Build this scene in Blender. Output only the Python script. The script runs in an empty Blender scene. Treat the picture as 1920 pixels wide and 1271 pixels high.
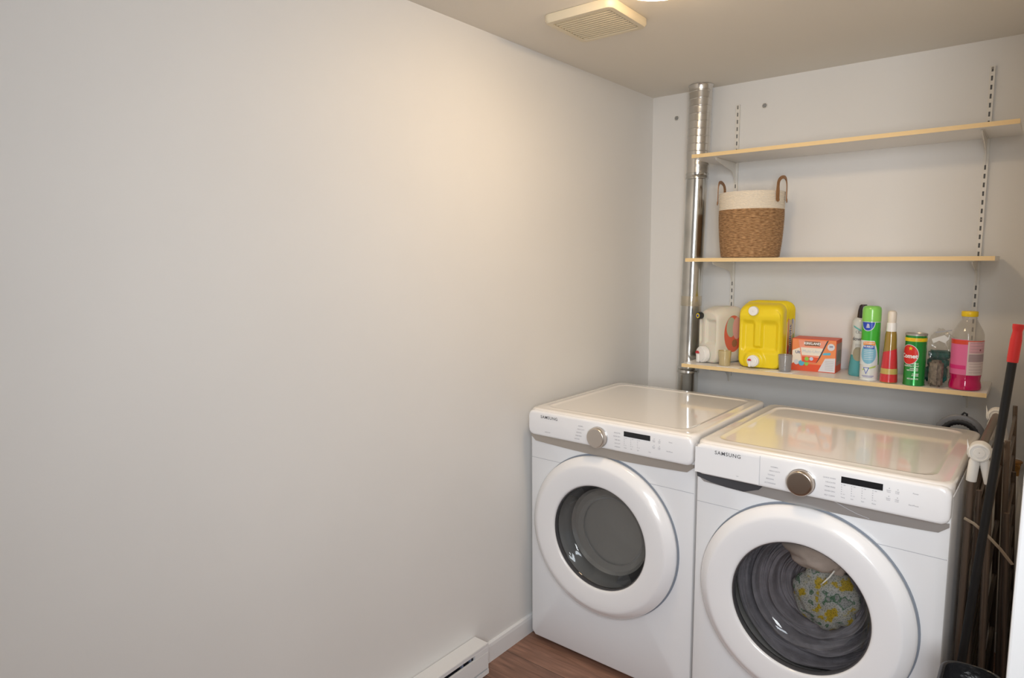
import bpy, bmesh, math, random
from mathutils import Vector, Matrix
PI = math.pi
S = bpy.context.scene
COL = S.collection
random.seed(4)

# ------------------------------------------------------------------ camera
cam_data = bpy.data.cameras.new('camera')
cam = bpy.data.objects.new('camera', cam_data); COL.objects.link(cam); S.camera = cam
yaw, pitch, roll = math.radians(38.9851), math.radians(6.8701), math.radians(-0.3881)
F = Vector((-math.sin(yaw)*math.cos(pitch), math.cos(yaw)*math.cos(pitch), -math.sin(pitch)))
R0 = Vector((math.cos(yaw), math.sin(yaw), 0)); U0 = R0.cross(F)
Rr = R0*math.cos(roll)+U0*math.sin(roll); Ur = -R0*math.sin(roll)+U0*math.cos(roll)
M4 = Matrix((Rr, Ur, -F)).transposed().to_4x4()
M4.translation = Vector((1.5806, -3.0794, 1.5434))
cam.matrix_world = M4
cam_data.sensor_fit = 'HORIZONTAL'; cam_data.sensor_width = 36
cam_data.lens = 1236.22*36/1920
cam_data.clip_start = .05
# ------------------------------------------------------------------ world, light, exposure
w = bpy.data.worlds.new('world'); S.world = w; w.use_nodes = True
bg = w.node_tree.nodes['Background']; bg.inputs[0].default_value = (.75, .82, .95, 1); bg.inputs[1].default_value = .45
S.view_settings.view_transform = 'Standard'; S.view_settings.look = 'None'
S.view_settings.exposure = 0.0; S.view_settings.gamma = 1; S.view_settings.use_curve_mapping = False
LAMP = (.712, -1.355)

def area(name, loc, target, sx, sy, power, col):
    l = bpy.data.lights.new(name, 'AREA'); l.shape = 'RECTANGLE'; l.size = sx; l.size_y = sy
    l.energy = power; l.color = col
    o = bpy.data.objects.new(name, l); COL.objects.link(o); o.location = loc
    d = Vector(target)-Vector(loc); o.rotation_euler = d.to_track_quat('-Z', 'Y').to_euler()
    return o
area('camera_side_fill', (1.9, -3.5, 1.5), (1.05, 0, 1.0), .45, .7, 12.5, (.87, .90, .93)).data.spread = math.radians(120)  # area fill added behind the camera, for daylight and flash from that side
area('ceiling_bounce_fill', (1.85, -3.15, 2.2), (.25, -.5, .9), .9, .45, 13, (.86, .93, 1.0)).data.spread = math.radians(140)  # added unseen fill, stands in for flash bounced off the ceiling

# ------------------------------------------------------------------ materials
MATS = {}
def mat(name, col, rough=.5, metal=0, **k):
    if name in MATS: return MATS[name]
    m = bpy.data.materials.new(name); m.use_nodes = True
    nt = m.node_tree; b = nt.nodes['Principled BSDF']
    b.inputs['Base Color'].default_value = (*col, 1); b.inputs['Roughness'].default_value = rough
    b.inputs['Metallic'].default_value = metal
    if 'coat' in k: b.inputs['Coat Weight'].default_value = k['coat']; b.inputs['Coat Roughness'].default_value = k.get('coatr', .05)
    if 'trans' in k: b.inputs['Transmission Weight'].default_value = k['trans']
    if 'ior' in k: b.inputs['IOR'].default_value = k['ior']
    if 'alpha' in k: b.inputs['Alpha'].default_value = k['alpha']
    if 'sss' in k: b.inputs['Subsurface Weight'].default_value = k['sss']; b.inputs['Subsurface Scale'].default_value = .02
    if 'emit' in k: b.inputs['Emission Color'].default_value = (*k.get('ecol', col), 1); b.inputs['Emission Strength'].default_value = k['emit']
    if 'aniso' in k: b.inputs['Anisotropic'].default_value = k['aniso']
    if 'vary' in k:   # colour variation by noise
        tc = nt.nodes.new('ShaderNodeTexCoord'); n = nt.nodes.new('ShaderNodeTexNoise')
        mp = nt.nodes.new('ShaderNodeMapping'); mp.inputs['Scale'].default_value = k.get('stretch', (1, 1, 1))
        nt.links.new(tc.outputs['Object'], mp.inputs[0]); nt.links.new(mp.outputs[0], n.inputs['Vector'])
        n.inputs['Scale'].default_value = k.get('vscale', 5); n.inputs['Detail'].default_value = 6
        r = nt.nodes.new('ShaderNodeValToRGB'); a = k['vary']
        r.color_ramp.elements[0].position = .35; r.color_ramp.elements[1].position = .65
        r.color_ramp.elements[0].color = (*[c*(1-a) for c in col], 1)
        r.color_ramp.elements[1].color = (*[min(1, c*(1+a)) for c in col], 1)
        nt.links.new(n.outputs['Fac'], r.inputs[0]); nt.links.new(r.outputs[0], b.inputs['Base Color'])
    if 'bump' in k:
        tc = nt.nodes.new('ShaderNodeTexCoord'); n = nt.nodes.new('ShaderNodeTexNoise')
        mp = nt.nodes.new('ShaderNodeMapping'); mp.inputs['Scale'].default_value = k.get('bstretch', (1, 1, 1))
        nt.links.new(tc.outputs['Object'], mp.inputs[0]); nt.links.new(mp.outputs[0], n.inputs['Vector'])
        n.inputs['Scale'].default_value = k.get('bscale', 60); n.inputs['Detail'].default_value = 4
        bp = nt.nodes.new('ShaderNodeBump'); bp.inputs['Strength'].default_value = k['bump']; bp.inputs['Distance'].default_value = k.get('bdist', .002)
        nt.links.new(n.outputs['Fac'], bp.inputs['Height']); nt.links.new(bp.outputs[0], b.inputs['Normal'])
    MATS[name] = m
    return m

def clear_mat(name, tint, gloss_rough=.04, k=.12, body=None, bodyfac=.0):
    """thin clear sheet: coloured transparency plus fresnel gloss (and optionally some body)"""
    m = bpy.data.materials.new(name); m.use_nodes = True; nt = m.node_tree; nt.nodes.clear()
    out = nt.nodes.new('ShaderNodeOutputMaterial'); t = nt.nodes.new('ShaderNodeBsdfTransparent'); t.inputs[0].default_value = (*tint, 1)
    g = nt.nodes.new('ShaderNodeBsdfGlossy'); g.inputs['Roughness'].default_value = gloss_rough; g.inputs[0].default_value = (1, 1, 1, 1)
    f = nt.nodes.new('ShaderNodeLayerWeight'); f.inputs[0].default_value = .5
    pw = nt.nodes.new('ShaderNodeMath'); pw.operation = 'POWER'; pw.inputs[1].default_value = 4.0
    nt.links.new(f.outputs['Facing'], pw.inputs[0])
    ad = nt.nodes.new('ShaderNodeMath'); ad.operation = 'MULTIPLY_ADD'; ad.inputs[1].default_value = .6; ad.inputs[2].default_value = .03+k
    nt.links.new(pw.outputs[0], ad.inputs[0])
    mx = nt.nodes.new('ShaderNodeMixShader')
    nt.links.new(ad.outputs[0], mx.inputs[0]); nt.links.new(g.outputs[0], mx.inputs[2])
    if body:
        d = nt.nodes.new('ShaderNodeBsdfPrincipled'); d.inputs['Base Color'].default_value = (*body, 1); d.inputs['Roughness'].default_value = .35
        m2 = nt.nodes.new('ShaderNodeMixShader'); m2.inputs[0].default_value = bodyfac
        nt.links.new(t.outputs[0], m2.inputs[1]); nt.links.new(d.outputs[0], m2.inputs[2]); nt.links.new(m2.outputs[0], mx.inputs[1])
    else: nt.links.new(t.outputs[0], mx.inputs[1])
    nt.links.new(mx.outputs[0], out.inputs[0]); MATS[name] = m
    return m

WALL = mat('wall_paint', (.785, .77, .745), .55, bump=.12, bscale=260, bdist=.0006, vary=.012, vscale=2.2)
CEIL = mat('ceiling_paint', (.80, .76, .69), .8, bump=.1, bscale=180, bdist=.0008)
TRIM = mat('trim_paint', (.80, .80, .80), .4)
def floor_material():
    m = bpy.data.materials.new('wood_plank_floor'); m.use_nodes = True; nt = m.node_tree; b = nt.nodes['Principled BSDF']
    tc = nt.nodes.new('ShaderNodeTexCoord'); br = nt.nodes.new('ShaderNodeTexBrick')
    br.inputs['Scale'].default_value = 1; br.inputs['Brick Width'].default_value = 1.2; br.inputs['Row Height'].default_value = .17
    br.inputs['Mortar Size'].default_value = .0012; br.inputs['Color1'].default_value = (.30, .165, .115, 1)
    br.inputs['Color2'].default_value = (.25, .14, .10, 1); br.inputs['Mortar'].default_value = (.05, .03, .02, 1)
    nt.links.new(tc.outputs['Object'], br.inputs['Vector'])
    mp = nt.nodes.new('ShaderNodeMapping'); mp.inputs['Scale'].default_value = (2.2, 22, 1)
    n = nt.nodes.new('ShaderNodeTexNoise'); n.inputs['Scale'].default_value = 2.4; n.inputs['Detail'].default_value = 9; n.inputs['Distortion'].default_value = .8
    nt.links.new(tc.outputs['Object'], mp.inputs[0]); nt.links.new(mp.outputs[0], n.inputs['Vector'])
    mx = nt.nodes.new('ShaderNodeMix'); mx.data_type = 'RGBA'; mx.blend_type = 'MULTIPLY'; mx.inputs[0].default_value = .85
    r = nt.nodes.new('ShaderNodeValToRGB'); r.color_ramp.elements[0].color = (.55, .5, .48, 1); r.color_ramp.elements[1].color = (1.3, 1.25, 1.2, 1)
    r.color_ramp.elements[0].position = .3; r.color_ramp.elements[1].position = .7
    nt.links.new(n.outputs['Fac'], r.inputs[0]); nt.links.new(br.outputs['Color'], mx.inputs[6]); nt.links.new(r.outputs[0], mx.inputs[7])
    nt.links.new(mx.outputs[2], b.inputs['Base Color']); b.inputs['Roughness'].default_value = .42
    return m
FLOOR = floor_material()
ENAMEL = mat('white_enamel', (.86, .87, .89), .22, coat=.6, coatr=.06)
PANELW = mat('white_gloss_panel', (.90, .90, .915), .2, coat=.5, coatr=.05)
TOPW = mat('white_enamel_top', (.88, .85, .82), .25, coat=.9, coatr=.06)
TAUPE = mat('taupe_metallic_band', (.47, .43, .39), .28, .55)
SILVERBAND = mat('silver_metallic_band', (.52, .51, .50), .25, .6)
KNOBM = mat('champagne_metal', (.62, .57, .52), .3, .9)
KNOBW = mat('brushed_champagne_metal', (.56, .49, .43), .22, 1, aniso=.9)
DARKGAP = mat('dark_gap', (.06, .065, .075), .5)
GASKET = mat('blue_grey_gap', (.26, .29, .34), .4)
DISPLAY = mat('black_display', (.012, .013, .016), .08)
INK = mat('grey_print', (.10, .10, .11), .5)
INKL = mat('light_grey_print', (.42, .42, .45), .5)
CHROME = mat('chrome_ring', (.7, .7, .7), .12, 1)
GLASSD = clear_mat('door_glass', (.74, .74, .73), .02, .0)
DRUM = mat('drum_steel', (.62, .61, .60), .35, .2)
DUCT = mat('galvanised_duct', (.62, .62, .60), .17, 1, vary=.12, vscale=9, bump=.25, bscale=14, bdist=.0015)
FOIL = mat('foil_flex_duct', (.66, .64, .61), .24, 1, bump=.25, bscale=30, bdist=.002)
TAPE = clear_mat('clear_tape', (.93, .88, .78), .15, .1, (.75, .68, .55), .25)
MELA = mat('white_melamine', (.80, .77, .73), .35)
EDGE = mat('yellowed_edge_band', (.84, .62, .32), .45)
BRKT = mat('cream_painted_steel', (.78, .75, .69), .35)
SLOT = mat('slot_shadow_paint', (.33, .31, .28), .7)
FANM = mat('aged_cream_plastic', (.74, .66, .50), .4)

# ------------------------------------------------------------------ mesh helpers
class MB:
    def __init__(s): s.v = []; s.f = []; s.m = []
    def add(s, vs, fs, mi=0, M=None):
        o = len(s.v)
        s.v += [tuple(M @ Vector(p)) if M else tuple(p) for p in vs]
        s.f += [tuple(i+o for i in f) for f in fs]; s.m += [mi]*len(fs)
        return s
    def box(s, x0, x1, y0, y1, z0, z1, b=0, seg=2, mi=0, M=None):
        bm = bmesh.new(); bmesh.ops.create_cube(bm, size=1)
        for v in bm.verts: v.co = Vector(((x0+x1)/2+v.co.x*(x1-x0), (y0+y1)/2+v.co.y*(y1-y0), (z0+z1)/2+v.co.z*(z1-z0)))
        if b > 0: bmesh.ops.bevel(bm, geom=bm.edges[:], offset=b, segments=seg, affect='EDGES', profile=.5)
        s.bm(bm, mi, M); bm.free(); return s
    def bm(s, bm, mi=0, M=None):
        bm.verts.index_update()
        return s.add([v.co[:] for v in bm.verts], [[v.index for v in f.verts] for f in bm.faces], mi, M)
    def loops(s, ls, mi=0, cap0=True, cap1=True, closed=True, M=None):
        n = len(ls[0]); vs = [p for l in ls for p in l]; fs = []
        for k in range(len(ls)-1):
            for i in range(n if closed else n-1):
                j = (i+1) % n; fs.append((k*n+i, k*n+j, (k+1)*n+j, (k+1)*n+i))
        if cap0: fs.append(tuple(range(n))[::-1])
        if cap1: fs.append(tuple((len(ls)-1)*n+i for i in range(n)))
        return s.add(vs, fs, mi, M)
    def lathe(s, prof, seg=48, mi=0, axis='z', c=(0, 0, 0), cap0=True, cap1=True, M=None):
        ls = []
        for r, h in prof:
            l = []
            for i in range(seg):
                a = 2*PI*i/seg; u, v = r*math.cos(a), r*math.sin(a)
                p = (u, v, h) if axis == 'z' else ((u, h, -v) if axis == 'y' else (h, u, v))
                l.append((p[0]+c[0], p[1]+c[1], p[2]+c[2]))
            ls.append(l)
        return s.loops(ls, mi, cap0, cap1, M=M)
    def tube(s, path, r, seg=12, mi=0, caps=True, closed=False, M=None, rb=None):
        path = [Vector(p) for p in path]; n = len(path); ls = []; up = None
        for i, p in enumerate(path):
            if closed: t = path[(i+1) % n]-path[i-1]
            else: t = path[min(i+1, n-1)]-path[max(i-1, 0)]
            t.normalize()
            if up is None:
                up = Vector((0, 0, 1)) if abs(t.z) < .9 else Vector((1, 0, 0))
            a = t.cross(up).normalized(); b = a.cross(t).normalized(); up = b
            rr = r[i] if isinstance(r, (list, tuple)) else r; r2 = rb if rb else rr
            ls.append([tuple(p+a*math.cos(2*PI*k/seg)*rr+b*math.sin(2*PI*k/seg)*r2) for k in range(seg)])
        if closed: ls.append(ls[0])
        return s.loops(ls, mi, caps and not closed, caps and not closed, M=M)
    def prism(s, pts, axis, a, b, mi=0, M=None):
        f = {'x': lambda p, h: (h, p[0], p[1]), 'y': lambda p, h: (p[0], h, p[1]), 'z': lambda p, h: (p[0], p[1], h)}[axis]
        return s.loops([[f(p, a) for p in pts], [f(p, b) for p in pts]], mi, M=M)
def obj(name, mb, mats, parent=None, smooth=40, loc=None):
    me = bpy.data.meshes.new(name); me.from_pydata(mb.v, [], mb.f)
    if not isinstance(mats, (list, tuple)): mats = [mats]
    for m in mats: me.materials.append(m)
    for p, i in zip(me.polygons, mb.m): p.material_index = i
    bm = bmesh.new(); bm.from_mesh(me); bmesh.ops.recalc_face_normals(bm, faces=bm.faces); bm.to_mesh(me); bm.free()
    o = bpy.data.objects.new(name, me); COL.objects.link(o)
    if parent: o.parent = parent
    if loc: o.location = loc
    if smooth:
        for p in me.polygons: p.use_smooth = True
        me.set_sharp_from_angle(angle=math.radians(smooth))
    return o
def tag(o, label, cat, group=None):
    o['label'] = label; o['category'] = cat
    if group: o['group'] = group
    return o
def thing(name, label, cat, loc=(0, 0, 0), rz=0, group=None):
    o = bpy.data.objects.new(name, None); COL.objects.link(o); o.location = loc; o.rotation_euler = (0, 0, rz)
    o.empty_display_size = .05
    return tag(o, label, cat, group)
def struct(name, mb, m, smooth=0):
    o = obj(name, mb, m, smooth=smooth); o['kind'] = 'structure'; return o
def plabel(o, t): o['label'] = t; return o
def copy_tree(o, parent=None):
    c = o.copy(); COL.objects.link(c); c.parent = parent
    for ch in list(o.children): copy_tree(ch, c)
    return c
def rrect(w, h, r, n=8, cx=0, cy=0):
    """rounded rectangle outline, 4*(n+1) points, counter-clockwise"""
    r = min(r, w/2-1e-5, h/2-1e-5); out = []
    for (sx, sy, a0) in ((1, 1, 0), (-1, 1, PI/2), (-1, -1, PI), (1, -1, 3*PI/2)):
        for k in range(n+1):
            a = a0+PI/2*k/n; out.append((cx+sx*(w/2-r)+r*math.cos(a), cy+sy*(h/2-r)+r*math.sin(a)))
    return out
def dense(pts, m):
    """resample a closed outline to m points, starting on the +x side"""
    n = len(pts); L = [0]
    for i in range(n): L.append(L[-1]+math.dist(pts[i], pts[(i+1) % n]))
    T = L[-1]; out = []; k = 0
    for j in range(m):
        d = T*j/m
        while L[k+1] < d: k += 1
        t = (d-L[k])/max(1e-9, L[k+1]-L[k]); a, b = pts[k], pts[(k+1) % n]
        out.append((a[0]+(b[0]-a[0])*t, a[1]+(b[1]-a[1])*t))
    return out
def text2d(txt, size, bold=0, align='CENTER', sx=1.0, space=1.0):
    cu = bpy.data.curves.new('t', 'FONT'); cu.body = txt; cu.size = size; cu.align_x = align; cu.align_y = 'CENTER'
    cu.offset = bold; cu.resolution_u = 3; cu.space_character = space; cu.space_line = .95
    o = bpy.data.objects.new('t', cu); COL.objects.link(o)
    dg = bpy.context.evaluated_depsgraph_get(); me = bpy.data.meshes.new_from_object(o.evaluated_get(dg))
    vs = [(v.co.x*sx, v.co.y) for v in me.vertices]; fs = [tuple(p.vertices) for p in me.polygons]
    bpy.data.objects.remove(o); bpy.data.meshes.remove(me); bpy.data.curves.remove(cu)
    return vs, fs
def ell2d(cx, cy, rx, ry, n=28, rings=5, a0=0, a1=2*PI):
    vs = [(cx, cy)]; fs = []
    full = abs(a1-a0-2*PI) < 1e-6; m = n if full else n+1
    for k in range(1, rings+1):
        for i in range(m):
            a = a0+(a1-a0)*i/n; vs.append((cx+rx*k/rings*math.cos(a), cy+ry*k/rings*math.sin(a)))
    for i in range(n):
        j = (i+1) % m; fs.append((0, 1+i, 1+j))
        for k in range(1, rings): fs.append((1+(k-1)*m+i, 1+k*m+i, 1+k*m+j, 1+(k-1)*m+j))
    return vs, fs
def rect2d(x0, x1, y0, y1, nx=1, ny=1):
    vs = [(x0+(x1-x0)*i/nx, y0+(y1-y0)*j/ny) for j in range(ny+1) for i in range(nx+1)]
    fs = [(j*(nx+1)+i, j*(nx+1)+i+1, (j+1)*(nx+1)+i+1, (j+1)*(nx+1)+i) for j in range(ny) for i in range(nx)]
    return vs, fs
def tri2d(x0, x1, zt, zb, n=6):
    g = rect2d(0, 1, 0, 1, n, n); m = (x0+x1)/2
    return [(m+(x0+(x1-x0)*u-m)*max(v, .02), zb+(zt-zb)*v) for u, v in g[0]], g[1]
def poly2d(pts): return pts, [tuple(range(len(pts)))]
def shift(g, dx, dy, rot=0):
    c, s_ = math.cos(rot), math.sin(rot)
    return [(x*c-y*s_+dx, x*s_+y*c+dy) for x, y in g[0]], g[1]
def flat(mb, g, f, mi=0): return mb.add([f(x, y) for x, y in g[0]], g[1], mi)
def front(y):  return lambda x, z: (x, y, z)                       # onto a plane facing -y
def wrapc(rf, a0, eps=.0004, c=(0, 0)):                            # onto a (tapering) cylinder, u to the right seen from outside
    def f(u, z):
        r = (rf(z) if callable(rf) else rf)+eps; a = a0+u/r
        return (c[0]+r*math.cos(a), c[1]+r*math.sin(a), z)
    return f

# ------------------------------------------------------------------ room
H = 2.333
struct('floor', MB().box(-.1, 4.2, -3.9, .1, -.1, 0), FLOOR)
struct('ceiling', MB().box(-.1, 4.2, -3.9, .1, H, H+.1), CEIL)
struct('wall_left', MB().box(-.1, 0, -3.9, .1, 0, H), WALL)
struct('wall_back', MB().box(0, 1.7, 0, .1, 0, H), WALL)
struct('wall_right', MB().box(1.6, 1.7, -1.60, 0, 0, H), WALL)
struct('wall_front', MB().box(0, 4.2, -3.9, -3.8, 0, H), WALL)
struct('wall_hall', MB().box(1.7, 4.2, -1.60, -1.50, 0, H), WALL)
struct('trim_1', MB().box(1.5735, 1.6, -1.67, -1.58, 0, H-.001, .004).box(1.6, 1.72, -1.64, -1.60, 0, H-.001, .003), TRIM)
bb = MB().prism([(0, 0), (-.012, 0), (-.012, .062), (-.010, .074), (-.004, .078), (0, .078)], 'y', -1.36, -.001)
bb.v = [(-x, y, z) for x, y, z in bb.v]; struct('baseboard_left', bb, TRIM)
bb = MB().prism([(0, 0), (-.012, 0), (-.012, .062), (-.010, .074), (-.004, .078), (0, .078)], 'x', .013, 1.599)
struct('baseboard_back', bb, TRIM)

# ------------------------------------------------------------------ ceiling lamp
t = thing('ceiling_lamp', 'round white dome lamp on the ceiling beside the fan grille, just above the frame', 'lamp', (LAMP[0], LAMP[1], H))
obj('base', MB().lathe([(.152, -.001), (.152, -.018), (.146, -.022)], 48), mat('lamp_base', (.85, .83, .8), .4), t)
pr = [(.143*math.cos(a), -.023-.05*math.sin(a)) for a in [PI/2*k/10 for k in range(10)]]+[(.006, -.073)]
obj('lamp_shade', MB().lathe(pr, 48), mat('lit_opal_glass', (1, .9, .75), .4, emit=33, ecol=(1, .73, .44)), t)

# ------------------------------------------------------------------ exhaust fan grille
t = thing('exhaust_fan_grille', 'square cream louvred exhaust fan cover on the ceiling', 'vent', (.365, -1.125, H), math.radians(1.5))
mb = MB(); w2 = .128
mb.loops([[(x, y, -.001) for x, y in rrect(2*w2, 2*w2, .025)], [(x, y, -.018) for x, y in rrect(2*w2, 2*w2, .025)],
          [(x, y, -.026) for x, y in rrect(2*w2-.012, 2*w2-.012, .02)], [(x, y, -.026) for x, y in rrect(2*w2-.045, 2*w2-.045, .012)],
          [(x, y, -.019) for x, y in rrect(2*w2-.047, 2*w2-.047, .012)]])
obj('cover', mb, FANM, t)
mb = MB()
for k in range(12):
    x = -.094+k*.0171
    mb.add([(x-.0070, -.102, -.0190), (x+.0072, -.102, -.0190), (x+.0072, .102, -.0190), (x-.0070, .102, -.0190),
            (x-.0070, -.102, -.0225), (x+.0072, -.102, -.0262), (x+.0072, .102, -.0262), (x-.0070, .102, -.0225)],
           [(4, 5, 6, 7), (0, 3, 2, 1), (0, 1, 5, 4), (2, 3, 7, 6), (1, 2, 6, 5), (0, 4, 7, 3)])
mb.v = [(y, -x, z) for x, y, z in mb.v]
obj('louvres', mb, FANM, t, smooth=0)

# ------------------------------------------------------------------ small round wall vents
def wall_vent(x, z, label):
    t = thing('wall_vent', label, 'vent', (x, -.001, z), group='small round vents high on the back wall')
    obj('rim', MB().lathe([(.0125, .0005), (.0125, -.002), (.0105, -.003), (.0095, -.001)], 24, axis='y', cap0=False, cap1=True), BRKT, t)
    mb = MB()
    for k in range(4):
        zz = -.0066+k*.0044; h = math.sqrt(max(0, .0092**2-zz**2))
        mb.box(-h, h, -.0024, -.0012, zz-.0012, zz+.0012)
    plabel(obj('slots', mb, DARKGAP, t), 'dark slots')
wall_vent(.128, 2.219, 'small round slotted vent left of the metal duct')
wall_vent(.548, 2.217, 'small round slotted vent above the left shelf rail')

# ------------------------------------------------------------------ duct
t = thing('exhaust_duct', 'galvanised metal vent duct rising from behind the dryer to the ceiling', 'duct', (.2463, -.075, .42))
def ax(z): return (.2838+(.2576-.2838)*(H-z)/(H-1.1)-.2463-.004)
def ductpart(name, prof, m, seg=64):
    mb = MB().lathe([(r, z-.42) for r, z in prof], seg, cap0=False, cap1=False)
    mb.v = [(x+ax(z+.42), y, z) for x, y, z in mb.v]; return obj(name, mb, m, t)
ductpart('smooth_pipe', [(.0485, .42), (.0485, 1.93)], DUCT)
pr = []
z = 2.005
pr += [(.0500, 1.915), (.0505, 1.96), (.0498, 1.97), (.0515, 1.976), (.0495, 1.982), (.0512, 1.99), (.0497, 1.997)]
while z < 2.30:
    pr += [(.0520, z), (.0521, z+.027), (.0534, z+.0285), (.0536, z+.0305), (.0521, z+.032)]; z += .0335
pr += [(.0525, 2.326), (.0565, 2.3315)]
plabel(ductpart('flexible_foil_section', pr, FOIL), 'ribbed foil section')
for zc in (1.925, 1.008):
    ductpart('collar', [(.0490, zc-.016), (.0530, zc-.014), (.0530, zc-.004), (.0515, zc), (.0530, zc+.004), (.0530, zc+.012), (.0490, zc+.014)], DUCT)
ductpart('clear_tape', [(.0488, 1.318), (.0492, 1.319), (.0492, 1.364), (.0488, 1.365)], TAPE)
obj('elbow', MB().tube([(-.022, 0, .0), (-.022, -.002, -.02), (-.015, -.012, -.05), (0, -.035, -.07), (.02, -.06, -.08), (.06, -.1, -.083), (.1, -.16, -.083)], .047, 24), DUCT, t)

# ------------------------------------------------------------------ shelf rails, brackets, boards
def wall_rail(x, z0, z1, label):
    t = thing('shelf_rail', label, 'shelf rail', (x, 0, z0), group='slotted shelf rails on the back wall')
    mb = MB(); h = z1-z0; w_ = .0085; d = -.011; pitch = .032; n = int(h/pitch)
    mb.box(-w_, -w_+.0015, d, -.0005, 0, h).box(w_-.0015, w_, d, -.0005, 0, h)
    mb.box(-w_, -.0030, d-.0012, d, 0, h).box(.0030, w_, d-.0012, d, 0, h)
    zz = 0
    for k in range(n+1):
        a = k*pitch; mb.box(-.0030, .0030, d-.0012, d, a, min(h, a+.015))
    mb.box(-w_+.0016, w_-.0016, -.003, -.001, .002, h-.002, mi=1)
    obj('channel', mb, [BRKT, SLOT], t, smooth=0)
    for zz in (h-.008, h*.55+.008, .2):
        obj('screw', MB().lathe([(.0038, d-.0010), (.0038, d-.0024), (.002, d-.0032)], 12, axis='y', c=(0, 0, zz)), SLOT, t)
wall_rail(.431, .985, 2.236, 'white slotted wall rail near the duct')
wall_rail(1.3725, .985, 2.236, 'white slotted wall rail at the right')
def bracket(x, z, label):
    t = thing('shelf_bracket', label, 'bracket', (x, -.0125, z), group='steel shelf brackets')
    d = -.235
    pts = [(0, 0), (d, 0), (d-.003, -.004), (d, -.011), (-.06, -.040), (-.035, -.048), (-.018, -.066), (-.008, -.088), (0, -.094)]
    mb = MB().prism(pts, 'x', -.0012, .0012)
    mb.box(-.006, .006, d, 0, -.0015, 0)
    mb.box(-.004, .004, -.0015, .001, -.094, .0)
    obj('arm', mb, BRKT, t, smooth=0)
    for zz in (-.035, -.070): obj('hook', MB().box(-.0015, .0015, -.001, .006, zz, zz+.008), BRKT, t, smooth=0)
SH = [(.337, 1.4766, 1.9928, 'top'), (.3185, 1.4384, 1.5444, 'middle'), (.3132, 1.4457, 1.0691, 'bottom')]
for x0, x1, z, nm in SH:
    o = thing('shelf_board', {'top': 'empty topmost white shelf board with yellowish front edge', 'middle': 'middle white shelf board carrying the woven basket',
              'bottom': 'lowest white shelf board carrying the cleaning supplies'}[nm], 'shelf', ((x0+x1)/2, -.1435, z-.016), group='shelf boards on the back wall')
    hw = (x1-x0)/2
    obj('board', MB().box(-hw, hw, -.1425, .1235, 0, .016, .0006, 1), MELA, o, smooth=0)
    obj('edge_band', MB().box(-hw, hw, -.1440, -.1425, .0002, .0158), EDGE, o, smooth=0)
    for bx, rn in ((.431, 'left'), (1.3725, 'right')):
        bracket(bx, z-.0165, f'cream steel bracket under the {rn} end of the {nm} shelf board')

# ------------------------------------------------------------------ baseboard heater
t = thing('baseboard_heater', 'long white electric baseboard heater low on the left wall', 'heater', (.0, -1.362, 0))
L = -1.15
obj('housing', MB().box(.001, .07, L, 0, .130, .138, .002, 1).box(.001, .004, L, -.002, .02, .13)
    .box(.001, .066, L, -.002, .018, .022).box(.064, .069, L, 0, .122, .131).box(.062, .07, L, 0, .018, .036, .001, 1), TRIM, t)
obj('front_panel', MB().box(.062, .071, L, -.002, .042, .106, .002, 1), TRIM, t)
obj('end_cap', MB().box(.002, .068, -.005, 0, .018, .136, .001, 1).box(.060, .0695, -.075, 0, .104, .124), TRIM, t)
mb = MB()
for k in range(90): mb.box(.012, .058, -.10-k*.0115, -.0995-k*.0115, .06, .11)
mb.tube([(.035, -.06, .085), (.035, L+.02, .085)], .008, 10)
obj('heating_fins', mb, mat('dark_fins', (.10, .10, .12), .4, .7), t, smooth=0)
for ya in (-.092, -.135): obj('bracket_clip', MB().box(.050, .060, ya, ya+.008, .100, .124), mat('blue_grey_clip', (.2, .23, .32), .5), t, smooth=0)

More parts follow.
